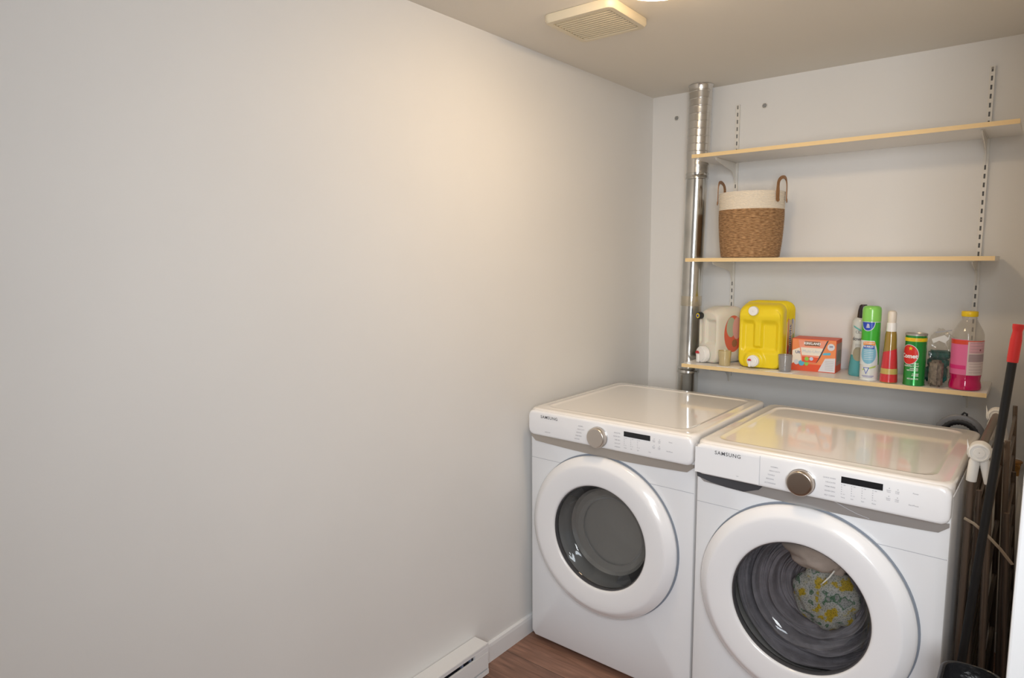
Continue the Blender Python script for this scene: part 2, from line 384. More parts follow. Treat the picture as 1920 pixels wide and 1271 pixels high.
# ------------------------------------------------------------------ washer and dryer
W = .686
def appliance(name, label, cat, loc, rz, HT, D, washer):
    t = thing(name, label, cat, loc, rz)
    cx, cz, RO, RI = W/2-.010, .531, .300, .194
    # cabinet with round opening
    zb, zt = .022, HT-.018; N = 128
    def ring(inset, y):
        pts = dense(rrect(W-2*inset, zt-zb-2*inset, .016, 6, W/2, (zt+zb)/2), N)
        return [(x, y, z) for x, z in pts]
    def circ(r, y, ref):
        out = []
        for x, _, z in ref:
            a = math.atan2(z-cz, x-cx); out.append((cx+r*math.cos(a), y, cz+r*math.sin(a)))
        return out
    f0 = ring(.008, .0)
    mb = MB().loops([circ(.245, .05, f0), circ(.245, .002, f0), circ(.25, 0, f0), f0, ring(.0025, .0025), ring(0, .009), ring(0, D-.004), ring(.004, D)], cap0=False, cap1=True)
    obj('cabinet', mb, ENAMEL, t)
    for x, y in ((.05, .06), (W-.05, .06), (.05, D-.08), (W-.05, D-.08)):
        obj('foot', MB().lathe([(.02, 0), (.022, .004), (.022, .012), (.01, .014), (.01, .024)], 20, c=(x, y, 0)), DARKGAP, t)
    obj('seam', MB().box(.004, W-.004, -.0004, .001, .769, .7705), INKL if 0 else mat('seam_grey', (.45, .46, .5), .5), t, smooth=0)
    # lid
    def rl(ix, z, r=.028): return [(x, y, z) for x, y in dense(rrect(W-2*ix, D+.010-2*ix, r, 8, W/2, D/2-.005), N)]
    obj('lid', MB().loops([rl(.001, HT-.030), rl(0, HT-.026), rl(0, HT-.011), rl(.002, HT-.005), rl(.006, HT-.0015), rl(.013, HT), rl(.014, HT, .028), rl(.040, HT, .04),
                           rl(.043, HT+.0010, .04), rl(.046, HT+.0008, .04), rl(.051, HT-.0010, .04), rl(.060, HT-.0022, .04), rl(.062, HT-.0022, .04)]), TOPW, t)
    # control panel
    zp0, zp1 = .866, HT-.006; mb = MB()
    def rp(ins, y, r=.022): return [(x, y, z) for x, z in dense(rrect(W-.004-2*ins, zp1-zp0-2*ins, r, 6, W/2, (zp0+zp1)/2), N)]
    mb.loops([rp(0, .02), rp(0, -.012), rp(.0015, -.017), rp(.005, -.0205), rp(.010, -.0215)], cap0=True, cap1=True)
    obj('control_panel', mb, PANELW, t)
    py = -.0217
    # grip band under the panel (bottom edge bows down)
    pts = [(.004, .868)]; n = 30
    for k in range(n+1):
        u = k/n; x = .004+(W-.008)*u; e = min(1, u/.045, (1-u)/.045); e = math.sqrt(1-(1-e)**2)
        pts.append((x, .858-e*(.018+.010*math.sin(PI*u))))
    pts.append((W-.004, .868))
    band = MB().prism(pts, 'y', -.0045, .001)
    obj('grip_band', band, SILVERBAND if washer else TAUPE, t)
    if washer:
        obj('detergent_drawer_grip', MB().prism([(.003, .867), (.005, .853), (.05, .842), (.10, .836), (.155, .834), (.20, .85), (.215, .867)], 'y', -.0062, -.004),
            mat('dark_smoky_recess', (.13, .135, .15), .15, .6), t)
        obj('detergent_drawer', MB().box(.003, .2055, py-.0003, py+.004, .872, HT-.018).box(.2055, .2065, py-.0003, py+.001, .868, HT-.012, mi=1), [PANELW, mat('seam_grey', (.4, .4, .4))], t, smooth=0)
        obj('filter_flap_line', MB().tube([(.405, -.0046, .866), (.44, -.0046, .852), (.47, -.0046, .842), (.50, -.0046, .836)], .0007, 6), mat('seam_grey', (.4, .4, .4)), t)
    # door
    dr = [(RO+.003, .001), (RO+.003, -.004)]
    obj('door_gap', MB().lathe([(RO+.0045, .0005), (RO+.0045, -.0022), (RO-.006, -.0022)], 96, axis='y', c=(cx, 0, cz), cap0=False, cap1=False), GASKET, t)
    prof = [(RO-.004, -.002), (RO, -.006), (RO, -.022), (RO-.004, -.028), (RO-.026, -.0425), (RO-.031, -.0445), (RO-.037, -.045), (RO-.055, -.0445),
            (RI+.012, -.040), (RI+.006, -.039), (RI+.002, -.037), (RI, -.033), (RI, -.012), (RI+.02, .01), (.235, .02)]
    d = obj('door', MB().lathe(prof, 96, axis='y', c=(cx, 0, cz), cap0=False, cap1=False), PANELW, t, smooth=50)
    obj('inner_ring', MB().lathe([(RI+.0005, -.031), (RI-.003, -.030), (RI-.005, -.022), (RI-.004, -.012), (RI+.0005, -.010)], 96, axis='y', c=(cx, 0, cz), cap0=False, cap1=False),
        mat('dark_ring', (.12, .12, .13), .15, .5), d)
    gp = [(RI-.004, -.020), (RI-.007, -.012), (RI-.010, .0), (RI-.016, .020), (RI-.026, .045), (RI-.040, .062), (RI-.06, .072), (RI-.10, .078), (.04, .080), (.001, .0805)]
    if not washer: gp = [(RI-.004, -.020), (RI-.007, -.012), (RI-.016, -.006), (RI-.024, .004), (RI-.034, .016), (RI-.05, .030), (RI-.075, .034), (.04, .034), (.001, .034)]
    obj('door_glass', MB().lathe(gp, 96, axis='y', c=(cx, 0, cz), cap0=False, cap1=False), GLASSD, d, smooth=60)
    # drum
    obj('drum', MB().lathe([(.236, .02), (.232, .05), (.238, .08), (.245, .12), (.245, .40), (.20, .43), (.06, .42), (.001, .42)], 72, axis='y', c=(cx, 0, cz), cap0=False, cap1=False), DRUM, t)
    if not washer:
        for k in range(3):
            a = -.62+k*2*PI/3; Mx = Matrix.Translation((cx, 0, cz)) @ Matrix.Rotation(a, 4, 'Y')
            obj('drum_baffle', MB().prism([(.243, -.04), (.243, .04), (.18, .012), (.175, 0), (.18, -.012)], 'y', .13, .40, M=Mx), mat('grey_plastic_baffle', (.22, .22, .23), .4), t)
        obj('lint_housing', MB().lathe([(.125, .05), (.13, .055), (.13, .07), (.12, .072), (.118, .06)], 72, axis='y', c=(cx+.01, 0, cz), cap0=False, cap1=False), mat('grey_ring', (.5, .5, .5), .3, .3), d)
        obj('bowl_back', MB().lathe([(.165, .040), (.155, .052), (.12, .058), (.06, .060), (.001, .060)], 72, axis='y', c=(cx, 0, cz), cap0=False, cap1=False),
            clear_mat('smoky_bowl', (.45, .45, .44), .08, .05, (.62, .61, .59), .42), d)
    # knob
    kx, kz = .326, .907; kn = MB().lathe([(.0385, 0), (.0385, -.006)], 48, axis='y', c=(kx, py, kz), mi=1)
    pr = [(.0375, -.004), (.0365, -.022), (.0345, -.0255), (.0330, -.0265)]
    kn.lathe(pr+[(.032*k/8, -.0267+(.0 if 1 else 0)) for k in range(8, 0, -1)], 64, axis='y', c=(kx, py, kz), cap0=False)
    k_ = obj('knob', kn, [KNOBW if washer else KNOBM, CHROME], t)
    plabel(k_, 'champagne metal knob')
    # display
    obj('display', MB().box(.429, .531, py-.0008, py+.001, .927, .945), DISPLAY, t, smooth=0)
    # brand lettering
    mb = MB()
    sx0 = .105 if not washer else .108
    g = text2d('SAMSUNG', .0155 if not washer else .0160, .0001, sx=1.04, space=1.12)
    flat(mb, shift(g, sx0, .943 if not washer else .945), front(py-.0012))
    obj('brand_lettering', mb, INK, t, smooth=0)
    # fine print
    mb = MB()
    def pt(s_, x, z, size=.0052, al='LEFT'): flat(mb, shift(text2d(s_, size, .00008, al), x, z), front(py-.0006))
    if washer:
        Ls = ['NORMAL', 'HEAVY DUTY', 'TOWELS', 'BEDDING', 'ACTIVEWEAR']; Rs = ['QUICK WASH', 'DELICATES', 'PERM PRESS', 'RINSE+SPIN', 'SELF CLEAN']
    else:
        Ls = ['NORMAL', 'HEAVY DUTY', 'BEDDING', 'PERM PRESS', 'SANITIZE']; Rs = ['DELICATES', 'QUICK DRY', 'TIME DRY', 'AIR FLUFF', 'WRINKLE']
    for k, s_ in enumerate(Ls): pt(s_, .238-.004*k, .934-k*.0125)
    obj('cycle_list', mb, INKL, t, smooth=0); mb = MB()
    for k, s_ in enumerate(Rs): pt(s_, .415, .934-k*.0125, al='RIGHT')
    obj('cycle_list', mb, INKL, t, smooth=0); mb = MB()
    cols = [.431, .456, .482, .508] if washer else [.431, .457, .483]
    for cxx in cols:
        for k in range(5):
            mb.box(cxx-.0009, cxx+.0009, py-.0008, py, .9215-k*.0065-.0009, .9215-k*.0065+.0009)
        pt('Temp' if cxx == cols[0] else 'Soil' if cxx == cols[1] else 'Spin' if cxx == cols[2] else 'Rinse', cxx-.001, .886, .0045)
        pt('High', cxx+.004, .9215, .003); pt('Low', cxx+.004, .8955, .003)
    obj('option_scale', mb, INKL, t, smooth=0); mb = MB()
    for x, z in ((.546, .937), (.566, .937), (.546, .915), (.566, .915)):
        mb.box(x-.001, x+.001, py-.0008, py, z-.001, z+.001)
        pt('Smart\nCare' if x < .55 else 'Child\nLock', x-.001, z-.008, .0044, 'CENTER')
    obj('option_print', mb, INKL, t, smooth=0); mb = MB()
    pt('Power', .60, .935, .005); pt('Start/Pause', .592, .903, .005)
    obj('button_print', mb, INKL, t, smooth=0); mb = MB()
    if washer: pt('Add', .14, .884, .004, 'CENTER')
    else:
        pt('SENSOR DRY', .085, .886, .0045); pt('Time', .53, .888, .0044, 'CENTER')
    obj('fine_print', mb, INKL, t, smooth=0)
    return t, (cx, cz)
tD, cD = appliance('dryer', 'white front-loading dryer against the left wall, with an empty drum', 'dryer', (.0387, -1.0591, 0), math.radians(-.63), .9694, .673, False)
tW, cW = appliance('washing_machine', 'white front-loading washing machine right of the dryer, with laundry inside', 'washing machine', (.7502, -1.1158, 0), math.radians(-1.03), .9719, .673, True)

# ------------------------------------------------------------------ laundry in the washer
rzW = math.radians(-1.03); MW = Matrix.Translation((.7502, -1.1158, 0)) @ Matrix.Rotation(rzW, 4, 'Z')
def wloc(u, v, z): return MW @ Vector((u, v, z))
GREYC = mat('grey_wet_cloth', (.235, .22, .245), .8, vary=.14, vscale=30, bump=.8, bscale=160, bdist=.002)
mb = MB(); NA, NR = 220, 110; vs = []
for i in range(NA):
    a = 2*PI*i/NA
    for j in range(NR+1):
        s_ = j/NR; r = .222*(1-s_)+.004
        fold = .020*math.sin(s_*34+1.8*math.sin(a+.5)+a*1.0)*(1-s_*.6)+.009*math.sin(s_*58-a*1+1.2*math.sin(a*2))+.0042*math.sin(s_*150+5*math.sin(a*1.0+1)+a*2)
        dep = .105+.10*s_**1.6+fold
        dep -= .035*max(0, math.sin(-a-.3))*(1-s_)
        vs.append((r*math.cos(a), dep+.0, r*math.sin(a)))
fs = [(i*(NR+1)+j, ((i+1) % NA)*(NR+1)+j, ((i+1) % NA)*(NR+1)+j+1, i*(NR+1)+j+1) for i in range(NA) for j in range(NR)]
mb.add(vs, fs)
o = obj('laundry', mb, GREYC, smooth=180); o.location = wloc(cW[0], 0, cW[1]); o.rotation_euler = (0, 0, rzW)
tag(o, 'grey wet laundry twisted round inside the washing machine drum', 'laundry')
def blob(name, c, rx, ry, rz_, m, seed, amp=.18, M=MW):
    bm = bmesh.new(); bmesh.ops.create_icosphere(bm, subdivisions=4, radius=1); rnd = random.Random(seed)
    ph = [rnd.uniform(0, 6) for _ in range(9)]
    for v in bm.verts:
        p = v.co.copy(); d = 1+amp*(math.sin(p.x*4+ph[0])*math.sin(p.z*5+ph[1])+.6*math.sin(p.x*9+p.y*7+ph[2])*math.sin(p.z*8+ph[3]))*.6
        v.co = Vector((p.x*rx*d, p.y*ry*d, p.z*rz_*d))
    b = MB().bm(bm); bm.free(); o = obj(name, b, m, smooth=180); o.location = M @ Vector(c); o.rotation_euler = (0, 0, rzW); return o
o = blob('towel', (cW[0]+.012, .140, cW[1]+.105), .105, .05, .055, mat('beige_towel', (.72, .60, .53), .9, vary=.15, vscale=9, bump=.7, bscale=200), 3)
tag(o, 'beige towel in the upper part of the washing machine drum', 'towel')
def net_material():
    m = bpy.data.materials.new('printed_mesh_fabric'); m.use_nodes = True; nt = m.node_tree; b = nt.nodes['Principled BSDF']
    tc = nt.nodes.new('ShaderNodeTexCoord'); v = nt.nodes.new('ShaderNodeTexVoronoi'); v.inputs['Scale'].default_value = 34
    n = nt.nodes.new('ShaderNodeTexNoise'); n.inputs['Scale'].default_value = 22; n.inputs['Detail'].default_value = 3
    nt.links.new(tc.outputs['Object'], v.inputs['Vector']); nt.links.new(tc.outputs['Object'], n.inputs['Vector'])
    r = nt.nodes.new('ShaderNodeValToRGB'); e = r.color_ramp.elements
    e[0].position = .0; e[0].color = (.60, .26, .02, 1); e[1].position = 1; e[1].color = (.45, .46, .46, 1)
    for p, c in ((.40, (.70, .5, .03, 1)), (.43, (.62, .60, .50, 1)), (.55, (.62, .62, .62, 1)), (.58, (.05, .2, .09, 1)), (.62, (.42, .43, .42, 1))):
        q = e.new(p); q.color = c
    nt.links.new(n.outputs['Fac'], r.inputs[0])
    g = nt.nodes.new('ShaderNodeTexVoronoi'); g.feature = 'DISTANCE_TO_EDGE'; g.inputs['Scale'].default_value = 150; nt.links.new(tc.outputs['Object'], g.inputs['Vector'])
    cr = nt.nodes.new('ShaderNodeValToRGB'); cr.color_ramp.elements[0].position = .05; cr.color_ramp.elements[1].position = .2
    cr.color_ramp.elements[0].color = (1.2, 1.2, 1.2, 1); cr.color_ramp.elements[1].color = (.72, .75, .74, 1)
    nt.links.new(g.outputs['Distance'], cr.inputs[0])
    mx = nt.nodes.new('ShaderNodeMix'); mx.data_type = 'RGBA'; mx.blend_type = 'MULTIPLY'; mx.inputs[0].default_value = 1
    nt.links.new(r.outputs[0], mx.inputs[6]); nt.links.new(cr.outputs[0], mx.inputs[7]); hs = nt.nodes.new('ShaderNodeHueSaturation'); hs.inputs['Value'].default_value = .72; nt.links.new(mx.outputs[2], hs.inputs['Color']); nt.links.new(hs.outputs[0], b.inputs['Base Color'])
    b.inputs['Roughness'].default_value = .6; return m
t = thing('mesh_laundry_bag', 'white mesh laundry bag with yellow and green print inside the washing machine', 'laundry bag', wloc(cW[0]+.036, .130, cW[1]-.022), rzW)
bm = bmesh.new(); bmesh.ops.create_icosphere(bm, subdivisions=4, radius=1)
for v in bm.verts:
    p = v.co; d = 1+.07*math.sin(p.x*7+1)*math.sin(p.z*6)+.03*math.sin(p.x*15+p.z*13); v.co = Vector((p.x*.096*d, p.y*.045*d, p.z*.098*d))
obj('bag', MB().bm(bm), net_material(), t, smooth=180); bm.free()
obj('drawstring', MB().tube([(-.004, -.046, .058), (.010, -.052, .078), (.022, -.058, .096), (.034, -.058, .118)], .0022, 8), mat('white_cord', (.8, .78, .7), .7), t)

# ------------------------------------------------------------------ woven basket
ZM, ZB = 1.5445, 1.0692
def basket():
    t = thing('basket', 'round woven basket with brown seagrass body and cream rope rim', 'basket', (.5545, -.1420, ZM))
    def rad(z): return .1190+.0150*min(1, z/.17)+.002*math.sin(z*22)
    def coil(z0, z1, pitch, amp, bulge):
        pr = []; n = int(round((z1-z0)/pitch)); 
        for k in range(n):
            za = z0+(z1-z0)*k/n
            for q in range(4):
                u = q/4; pr.append((rad(za)+amp*math.sin(PI*u)+bulge, za+(z1-z0)/n*u))
        pr.append((rad(z1)+bulge, z1)); return pr
    jute = mat('seagrass_weave', (.46, .27, .13), .8, vary=.35, vscale=14, stretch=(1, 1, 9), bump=1.0, bscale=110, bdist=.003)
    def jm():
        m = bpy.data.materials.new('twisted_seagrass'); m.use_nodes = True; nt = m.node_tree; b = nt.nodes['Principled BSDF']
        tc = nt.nodes.new('ShaderNodeTexCoord'); sp = nt.nodes.new('ShaderNodeSeparateXYZ'); nt.links.new(tc.outputs['Object'], sp.inputs[0])
        at = nt.nodes.new('ShaderNodeMath'); at.operation = 'ARCTAN2'; nt.links.new(sp.outputs[1], at.inputs[0]); nt.links.new(sp.outputs[0], at.inputs[1])
        cb = nt.nodes.new('ShaderNodeCombineXYZ'); nt.links.new(at.outputs[0], cb.inputs[0]); nt.links.new(sp.outputs[2], cb.inputs[1])
        mp = nt.nodes.new('ShaderNodeMapping'); mp.inputs['Scale'].default_value = (4.5, 150, 1); nt.links.new(cb.outputs[0], mp.inputs[0])
        n = nt.nodes.new('ShaderNodeTexNoise'); n.inputs['Scale'].default_value = 1.6; n.inputs['Detail'].default_value = 3; nt.links.new(mp.outputs[0], n.inputs['Vector'])
        r = nt.nodes.new('ShaderNodeValToRGB'); r.color_ramp.elements[0].position = .3; r.color_ramp.elements[1].position = .72
        r.color_ramp.elements[0].color = (.25, .125, .05, 1); r.color_ramp.elements[1].color = (.66, .42, .22, 1)
        nt.links.new(n.outputs['Fac'], r.inputs[0]); nt.links.new(r.outputs[0], b.inputs['Base Color']); b.inputs['Roughness'].default_value = .75
        bp = nt.nodes.new('ShaderNodeBump'); bp.inputs['Strength'].default_value = .8; bp.inputs['Distance'].default_value = .003
        nt.links.new(n.outputs['Fac'], bp.inputs['Height']); nt.links.new(bp.outputs[0], b.inputs['Normal']); return m
    pr = [(.001, .001), (.115, .001)]+coil(.003, .207, .0068, .0044, 0)
    obj('body', MB().lathe(pr, 96, cap0=True, cap1=False), jm(), t, smooth=30)
    cream = mat('cream_cotton_rope', (.80, .72, .60), .85, bump=.6, bscale=220, bdist=.001)
    pr = coil(.204, .279, .0068, .0024, .0016)+[(rad(.28)-.004, .2795), (rad(.26)-.006, .26), (rad(.03)-.008, .03), (.104, .014), (.001, .012)]
    plabel(obj('rope_rim', MB().lathe(pr, 96, cap0=False, cap1=False), cream, t, smooth=30), 'cream rope rim')
    leather = mat('brown_leather', (.30, .145, .055), .5, vary=.15, vscale=20)
    for nm, ca in (('right', -8), ('left', 181)):
        A = math.radians(ca); sp = math.radians(28); mb = MB(); L = []
        pts = []
        for k in range(25):
            u = k/24; a = A-sp+2*sp*u
            if u < .2: z = .238+u/.2*.05; rr = .1415
            elif u > .8: z = .238+(1-u)/.2*.05; rr = .1415
            else:
                q = (u-.2)/.6; z = .288+.047*math.sin(PI*q)**.62; rr = .1415-.002*math.sin(PI*q)
            aa = a if .2 <= u <= .8 else (A-sp*.60-(0.0) if u < .2 else A+sp*.60)
            if .2 <= u <= .8: aa = A-sp*.6*math.cos(PI*(u-.2)/.6)
            pts.append((rr*math.cos(aa), rr*math.sin(aa), z, aa))
        ls = []
        for k, (x, y, z, aa) in enumerate(pts):
            rx, ry = math.cos(aa), math.sin(aa)
            p0 = pts[max(0, k-1)]; p1 = pts[min(24, k+1)]
            tt = Vector((p1[0]-p0[0], p1[1]-p0[1], p1[2]-p0[2])).normalized(); rv = Vector((rx, ry, 0)); sv = tt.cross(rv).normalized()
            u = k/24; wd = .0068 if .2 < u < .8 else .0085
            wd2 = .0016; # ribbon stands on its edge over the loop
            q = 0 if u < .2 or u > .8 else 1
            c = Vector((x, y, z))
            ls.append([tuple(c+sv*wd*sx+rv*wd2*sy) for sx, sy in ((1, 1), (-1, 1), (-1, -1), (1, -1))])
        mb.loops(ls)
        h = obj('handle', mb, leather, t, smooth=60); plabel(h, f'brown leather {nm} handle')
        for k in (1, 23):
            x, y, z, aa = pts[k]; m2 = MB().lathe([(.0085, 0), (.0088, .0012), (.0085, .003), (.003, .0036)], 16)
            m2.v = [tuple(Matrix.Translation((math.cos(aa)*.1418, math.sin(aa)*.1418, .240)) @ Matrix.Rotation(aa, 4, 'Z') @ Matrix.Rotation(PI/2, 4, 'Y') @ Vector(p)) for p in m2.v]
            obj('rivet_tab', m2, leather, h)
basket()

# ------------------------------------------------------------------ dispenser jugs
def jug_shell(w, d, h, r, ribs, recess, topround=.03, nose=.0):
    """box-like jug lofted front (y=0) to back (y=d); front carries the hand recess"""
    N = 120; mb = MB()
    def lp(y, sx, z0, z1, rr): return [(x, y, z) for x, z in dense(rrect(w*sx, z1-z0, rr, 10, 0, (z0+z1)/2), N)]
    st = []
    def ztop(y): return h*(.935+.065*min(1, y/(d*.35)))-max(0, (y-d*.8))*.25
    ys = [0, .004, .010, .018, .03]
    sc = [.90, .95, .98, .995, 1]
    for y, s_ in zip(ys, sc): st.append((y, s_))
    y = .045
    while y < d-.02:
        st.append((y, 1)); y += .0025
    st += [(d-.018, 1), (d-.010, .985), (d-.004, .95), (d, .88)]
    Ls = []
    for y, s_ in st:
        g = 0
        for (ya, yb, n) in ribs:
            if ya < y < yb: g = .0042*(1-math.cos(2*PI*n*(y-ya)/(yb-ya)))
        z1 = ztop(y)*(1-(1-s_)*.5)-g; Ls.append(lp(y, s_-g*2/w, (1-s_)*h*.25, z1, r*(1 if s_ > .97 else .9)))
    base = Ls[0]; cxz = (0, h*.47)
    caps = []
    for k in range(30, 0, -1):
        q = k/30; row = []
        for x, y, z in base:
            X, Z = x*q, cxz[1]+(z-cxz[1])*q
            row.append((X, -.004*(1-q**4)+recess(X, Z), Z))
        caps.append(row)
    mb.loops(caps[::-1]+Ls, cap0=True, cap1=True)
    return mb
def ss(a, b, x):
    t_ = max(0, min(1, (x-a)/(b-a))); return t_*t_*(3-2*t_)
def spigot(parent, x, y, z, r, label):
    wp = mat('white_plastic', (.86, .85, .83), .35)
    s_ = obj('spigot', MB().lathe([(r, .004), (r, -.010), (r*.95, -.014), (r*.78, -.015), (r*.76, -.019), (r*.5, -.021), (.001, -.021)], 40, axis='y', c=(x, y, z), cap1=False)
        .box(x-r*.62, x-r*.16, y-.025, y-.014, z-r*1.0, z+r*.05, .004, 3), wp, parent); plabel(s_, label)
    g = ell2d(0, 0, r*.30, r*.30, 20, 3, 0, PI); m = MB()
    m.add([(p[0]+x-r*.40, y-.0255, p[1]+z+r*.10) for p in g[0]], g[1])
    m.add([(p[0]+x-r*.40, y-.016, p[1]+z+r*.10) for p in g[0]], g[1])
    m.loops([[(x-r*.40+r*.3*math.cos(a), yy, z+r*.1+r*.3*math.sin(a)) for a in [PI*k/16 for k in range(17)]] for yy in (y-.0255, y-.016)], cap0=False, cap1=False)
    plabel(obj('tap_button', m, mat('red_button', (.55, .03, .04), .35), s_), 'red tap button')
YEL = mat('yellow_plastic', (.86, .66, .015), .32, sss=.05, bump=.1, bscale=50)
t = thing('detergent_jug', 'big yellow laundry detergent jug with a white cap and a tap, on the lowest shelf', 'jug', (.6385, -.226, ZB))
def rec_y(x, z):
    zt = 1-ss(.186, .214, z); zbm = ss(.062, .090, z); side = 1-ss(.060, .083, abs(x)); hand = ss(.009, .024, abs(x+.008)) 
    hand = 1-(1-hand)*(ss(.085, .10, z))
    v = .015*zt*zbm*side*hand
    boss = math.hypot(x+.018, z-.034); v -= .010*(1-ss(.034, .050, boss))
    brow = .008*math.exp(-((z-.228)/.020)**2)
    return v-brow
J = obj('body', jug_shell(.187, .192, .287, .034, [(.050, .170, 5)], rec_y), YEL, t, smooth=35)
wp = mat('white_plastic', (.86, .85, .83), .35)
plabel(obj('cap', MB().lathe([(.019, .0), (.0205, -.008), (.0205, -.017), (.019, -.020), (.001, -.0205)], 36, axis='y', c=(-.024, -.004, .249), cap1=False), wp, t), 'white screw cap')
spigot(t, -.018, -.012, .034, .0255, 'white dispensing tap')
# side label
def side(x): return lambda y, z: (x, y, z)
lb = MB(); X = .0942
lab = dense(rrect(.105, .160, .02, 6, .118, .128), 60)
lb.prism([(y, z) for y, z in lab], 'x', .092, X, 0)
lb.prism([(y, z) for y, z in dense(rrect(.018, .165, .006, 4, .078, .133), 40)], 'x', X, X+.0004, 1)
lb.prism([(y, z) for y, z in dense(rrect(.020, .05, .008, 4, .085, .075), 40)], 'x', X+.0004, X+.0006, 2)
g = ell2d(.150, .175, .016, .035, 28, 1); flat(lb, g, side(X+.0005), 3)
g = ell2d(.155, .13, .012, .016, 28, 1); flat(lb, g, side(X+.0006), 4)
g = ell2d(.135, .20, .008, .012, 28, 1); flat(lb, g, side(X+.0007), 5)
plabel(obj('label', lb, [mat('label_pale_yellow', (.80, .66, .28), .4), mat('label_orange', (.75, .28, .05), .4), mat('label_red', (.6, .07, .05), .4),
    mat('label_pale', (.7, .72, .68), .4), mat('label_green', (.35, .5, .15), .4), mat('label_blue', (.25, .3, .6), .4)], t, smooth=0), 'orange and yellow printed label')
g = text2d('Sunlight', .036, .0007, sx=1.05); mb = MB(); mb.add([(X+.0009, .108-y, .128+x) for x, y in g[0]], g[1])
mb2 = text2d('Sunlight', .036, .0022, sx=1.05); mb.add([(X+.0007, .108-y, .128+x) for x, y in mb2[0]], mb2[1], 1)
obj('brand_lettering', mb, [mat('navy_print', (.02, .04, .22), .4), mat('white_print', (.85, .85, .85), .4)], t, smooth=0)

t = thing('laundry_jug', 'translucent white detergent jug with dark cap and red label beside the duct', 'jug', (.3985, -.205, ZB), math.radians(-27))
TRL = mat('translucent_milky_plastic', (.82, .78, .68), .4, sss=.3, trans=.12, ior=1.2)
def rec_w(x, z):
    v = .014*(1-ss(.185, .205, z))*ss(.085, .10, z)*(1-ss(.046, .054, abs(x-.0)))*ss(.008, .016, abs(x+.022)); return v
obj('body', jug_shell(.126, .165, .256, .042, [], rec_w), TRL, t, smooth=60)
blk = mat('black_plastic', (.02, .02, .022), .35)
c_ = MB().lathe([(.013, .004), (.0165, -.002), (.0165, -.018), (.0145, -.021)], 32, axis='y', c=(-.040, -.004, .214))
c_.lathe([(.0115, -.0212), (.0115, -.0216)], 32, mi=1, axis='y', c=(-.040, -.004, .214)); c_.lathe([(.006, -.0217), (.006, -.0222)], 32, mi=2, axis='y', c=(-.040, -.004, .214))
plabel(obj('cap', c_, [blk, mat('yellow_ring', (.8, .6, .02), .4), mat('blue_dot', (.02, .05, .45), .4)], t), 'black cap with yellow ring and blue dot')
spigot(t, -.012, -.010, .0395, .0375, 'large white dispensing tap')
lb = MB(); X = .0636
flat(lb, ell2d(.092, .135, .052, .083, 40, 1), side(X), 0)
flat(lb, ell2d(.078, .165, .026, .045, 40, 1), side(X+.0004), 1)
flat(lb, ell2d(.112, .16, .025, .050, 40, 1), side(X+.0005), 2)
flat(lb, ell2d(.100, .092, .015, .018, 30, 1), side(X+.0008), 3)
g = text2d('ECOS', .022, .0005); lb.add([(X+.0009, .070+y*-1, .118+x) for x, y in g[0]], g[1], 4) if 0 else None
plabel(obj('label', lb, [mat('label_coral', (.72, .16, .10), .4), mat('label_sage', (.45, .5, .38), .4), mat('label_pink', (.75, .40, .38), .4), mat('label_brown', (.35, .16, .08), .5)], t, smooth=0), 'red oval label')

# ------------------------------------------------------------------ measuring cups and paper
def cup(label, x, y, r, h, m, liquid=None, z=ZB+.0012, group='small measuring cups on the lowest shelf'):
    t = thing('measuring_cup', label, 'cup', (x, y, z), group=group)
    obj('shell', MB().lathe([(.001, .001), (r*.80, .001), (r*.83, .003), (r, h), (r+.0012, h), (r+.0012, h-.003), (r*.83+.0012, .001), (r*.8, 0), (.001, 0)], 40, cap0=False, cap1=False), m, t)
    if liquid: plabel(obj('base_disc', MB().lathe([(r*.79, .0015), (r*.83, .006), (r*.82, .0065)], 32), liquid, t), 'blue residue in the bottom')
def paper(label, pts, loc, rz):
    mb = MB()
    mb.prism(pts, 'z', 0, .001); o = obj('paper_sheet', mb, mat('white_paper', (.84, .83, .82), .8), smooth=0)
    o.location = loc; o.rotation_euler = (0, 0, rz); tag(o, label, 'paper', 'paper scraps under the jugs')
paper('white paper scrap under the yellowish cup beside the translucent jug', [(-.045, -.028), (.055, -.033), (.05, .03), (-.04, .036)], (.515, -.245, ZB), .08)
paper('white paper scrap under the grey cup between yellow jug and orange box', [(-.062, -.030), (.052, -.034), (.062, .038), (.01, .034), (-.05, .028)], (.742, -.245, ZB), .05)
cup('yellowish translucent cup in front of the translucent jug', .4925, -.2350, .027, .066, clear_mat('yellow_cup', (.93, .86, .62), .2, .04, (.75, .66, .42), .45))
cup('clear grey cup with blue residue in front of the yellow jug', .752, -.238, .0275, .070, clear_mat('grey_cup', (.80, .80, .80), .15, .04, (.55, .55, .56), .32), mat('blue_residue', (.05, .12, .35), .3))

# ------------------------------------------------------------------ orange dryer-sheet / pack box
t = thing('detergent_box', 'orange-red cardboard detergent box with a torn front flap, beside the yellow jug', 'box', (.843, -.115, ZB), math.radians(2))
hw, hd, hh = .086, .055, .136
RED = mat('box_red_orange', (.78, .10, .035), .45); ORA = mat('box_orange', (.85, .28, .10), .45); SAL = mat('box_salmon', (.86, .33, .22), .45)
CRM = mat('box_cream', (.88, .80, .68), .5); WHT = mat('white_print', (.85, .85, .85), .4)
mb = MB().box(-hw, hw, -hd, hd, 0, hh, .0012, 2)
obj('carton', mb, [RED], t, smooth=0)
yf = -hd-.0004; lb = MB()
lb.prism([(-.084, .030), (.084, .030), (.084, .134), (-.084, .134)], 'y', yf, -hd, 0)
lb.prism([(-.084, .030), (-.03, .05), (-.05, .10), (-.084, .085)], 'y', yf-.0003, yf, 1)
lb.prism([(.02, 0.003), (.084, .003), (.084, .062), (.045, .058)], 'y', yf-.0006, yf, 2)       # torn white sheet
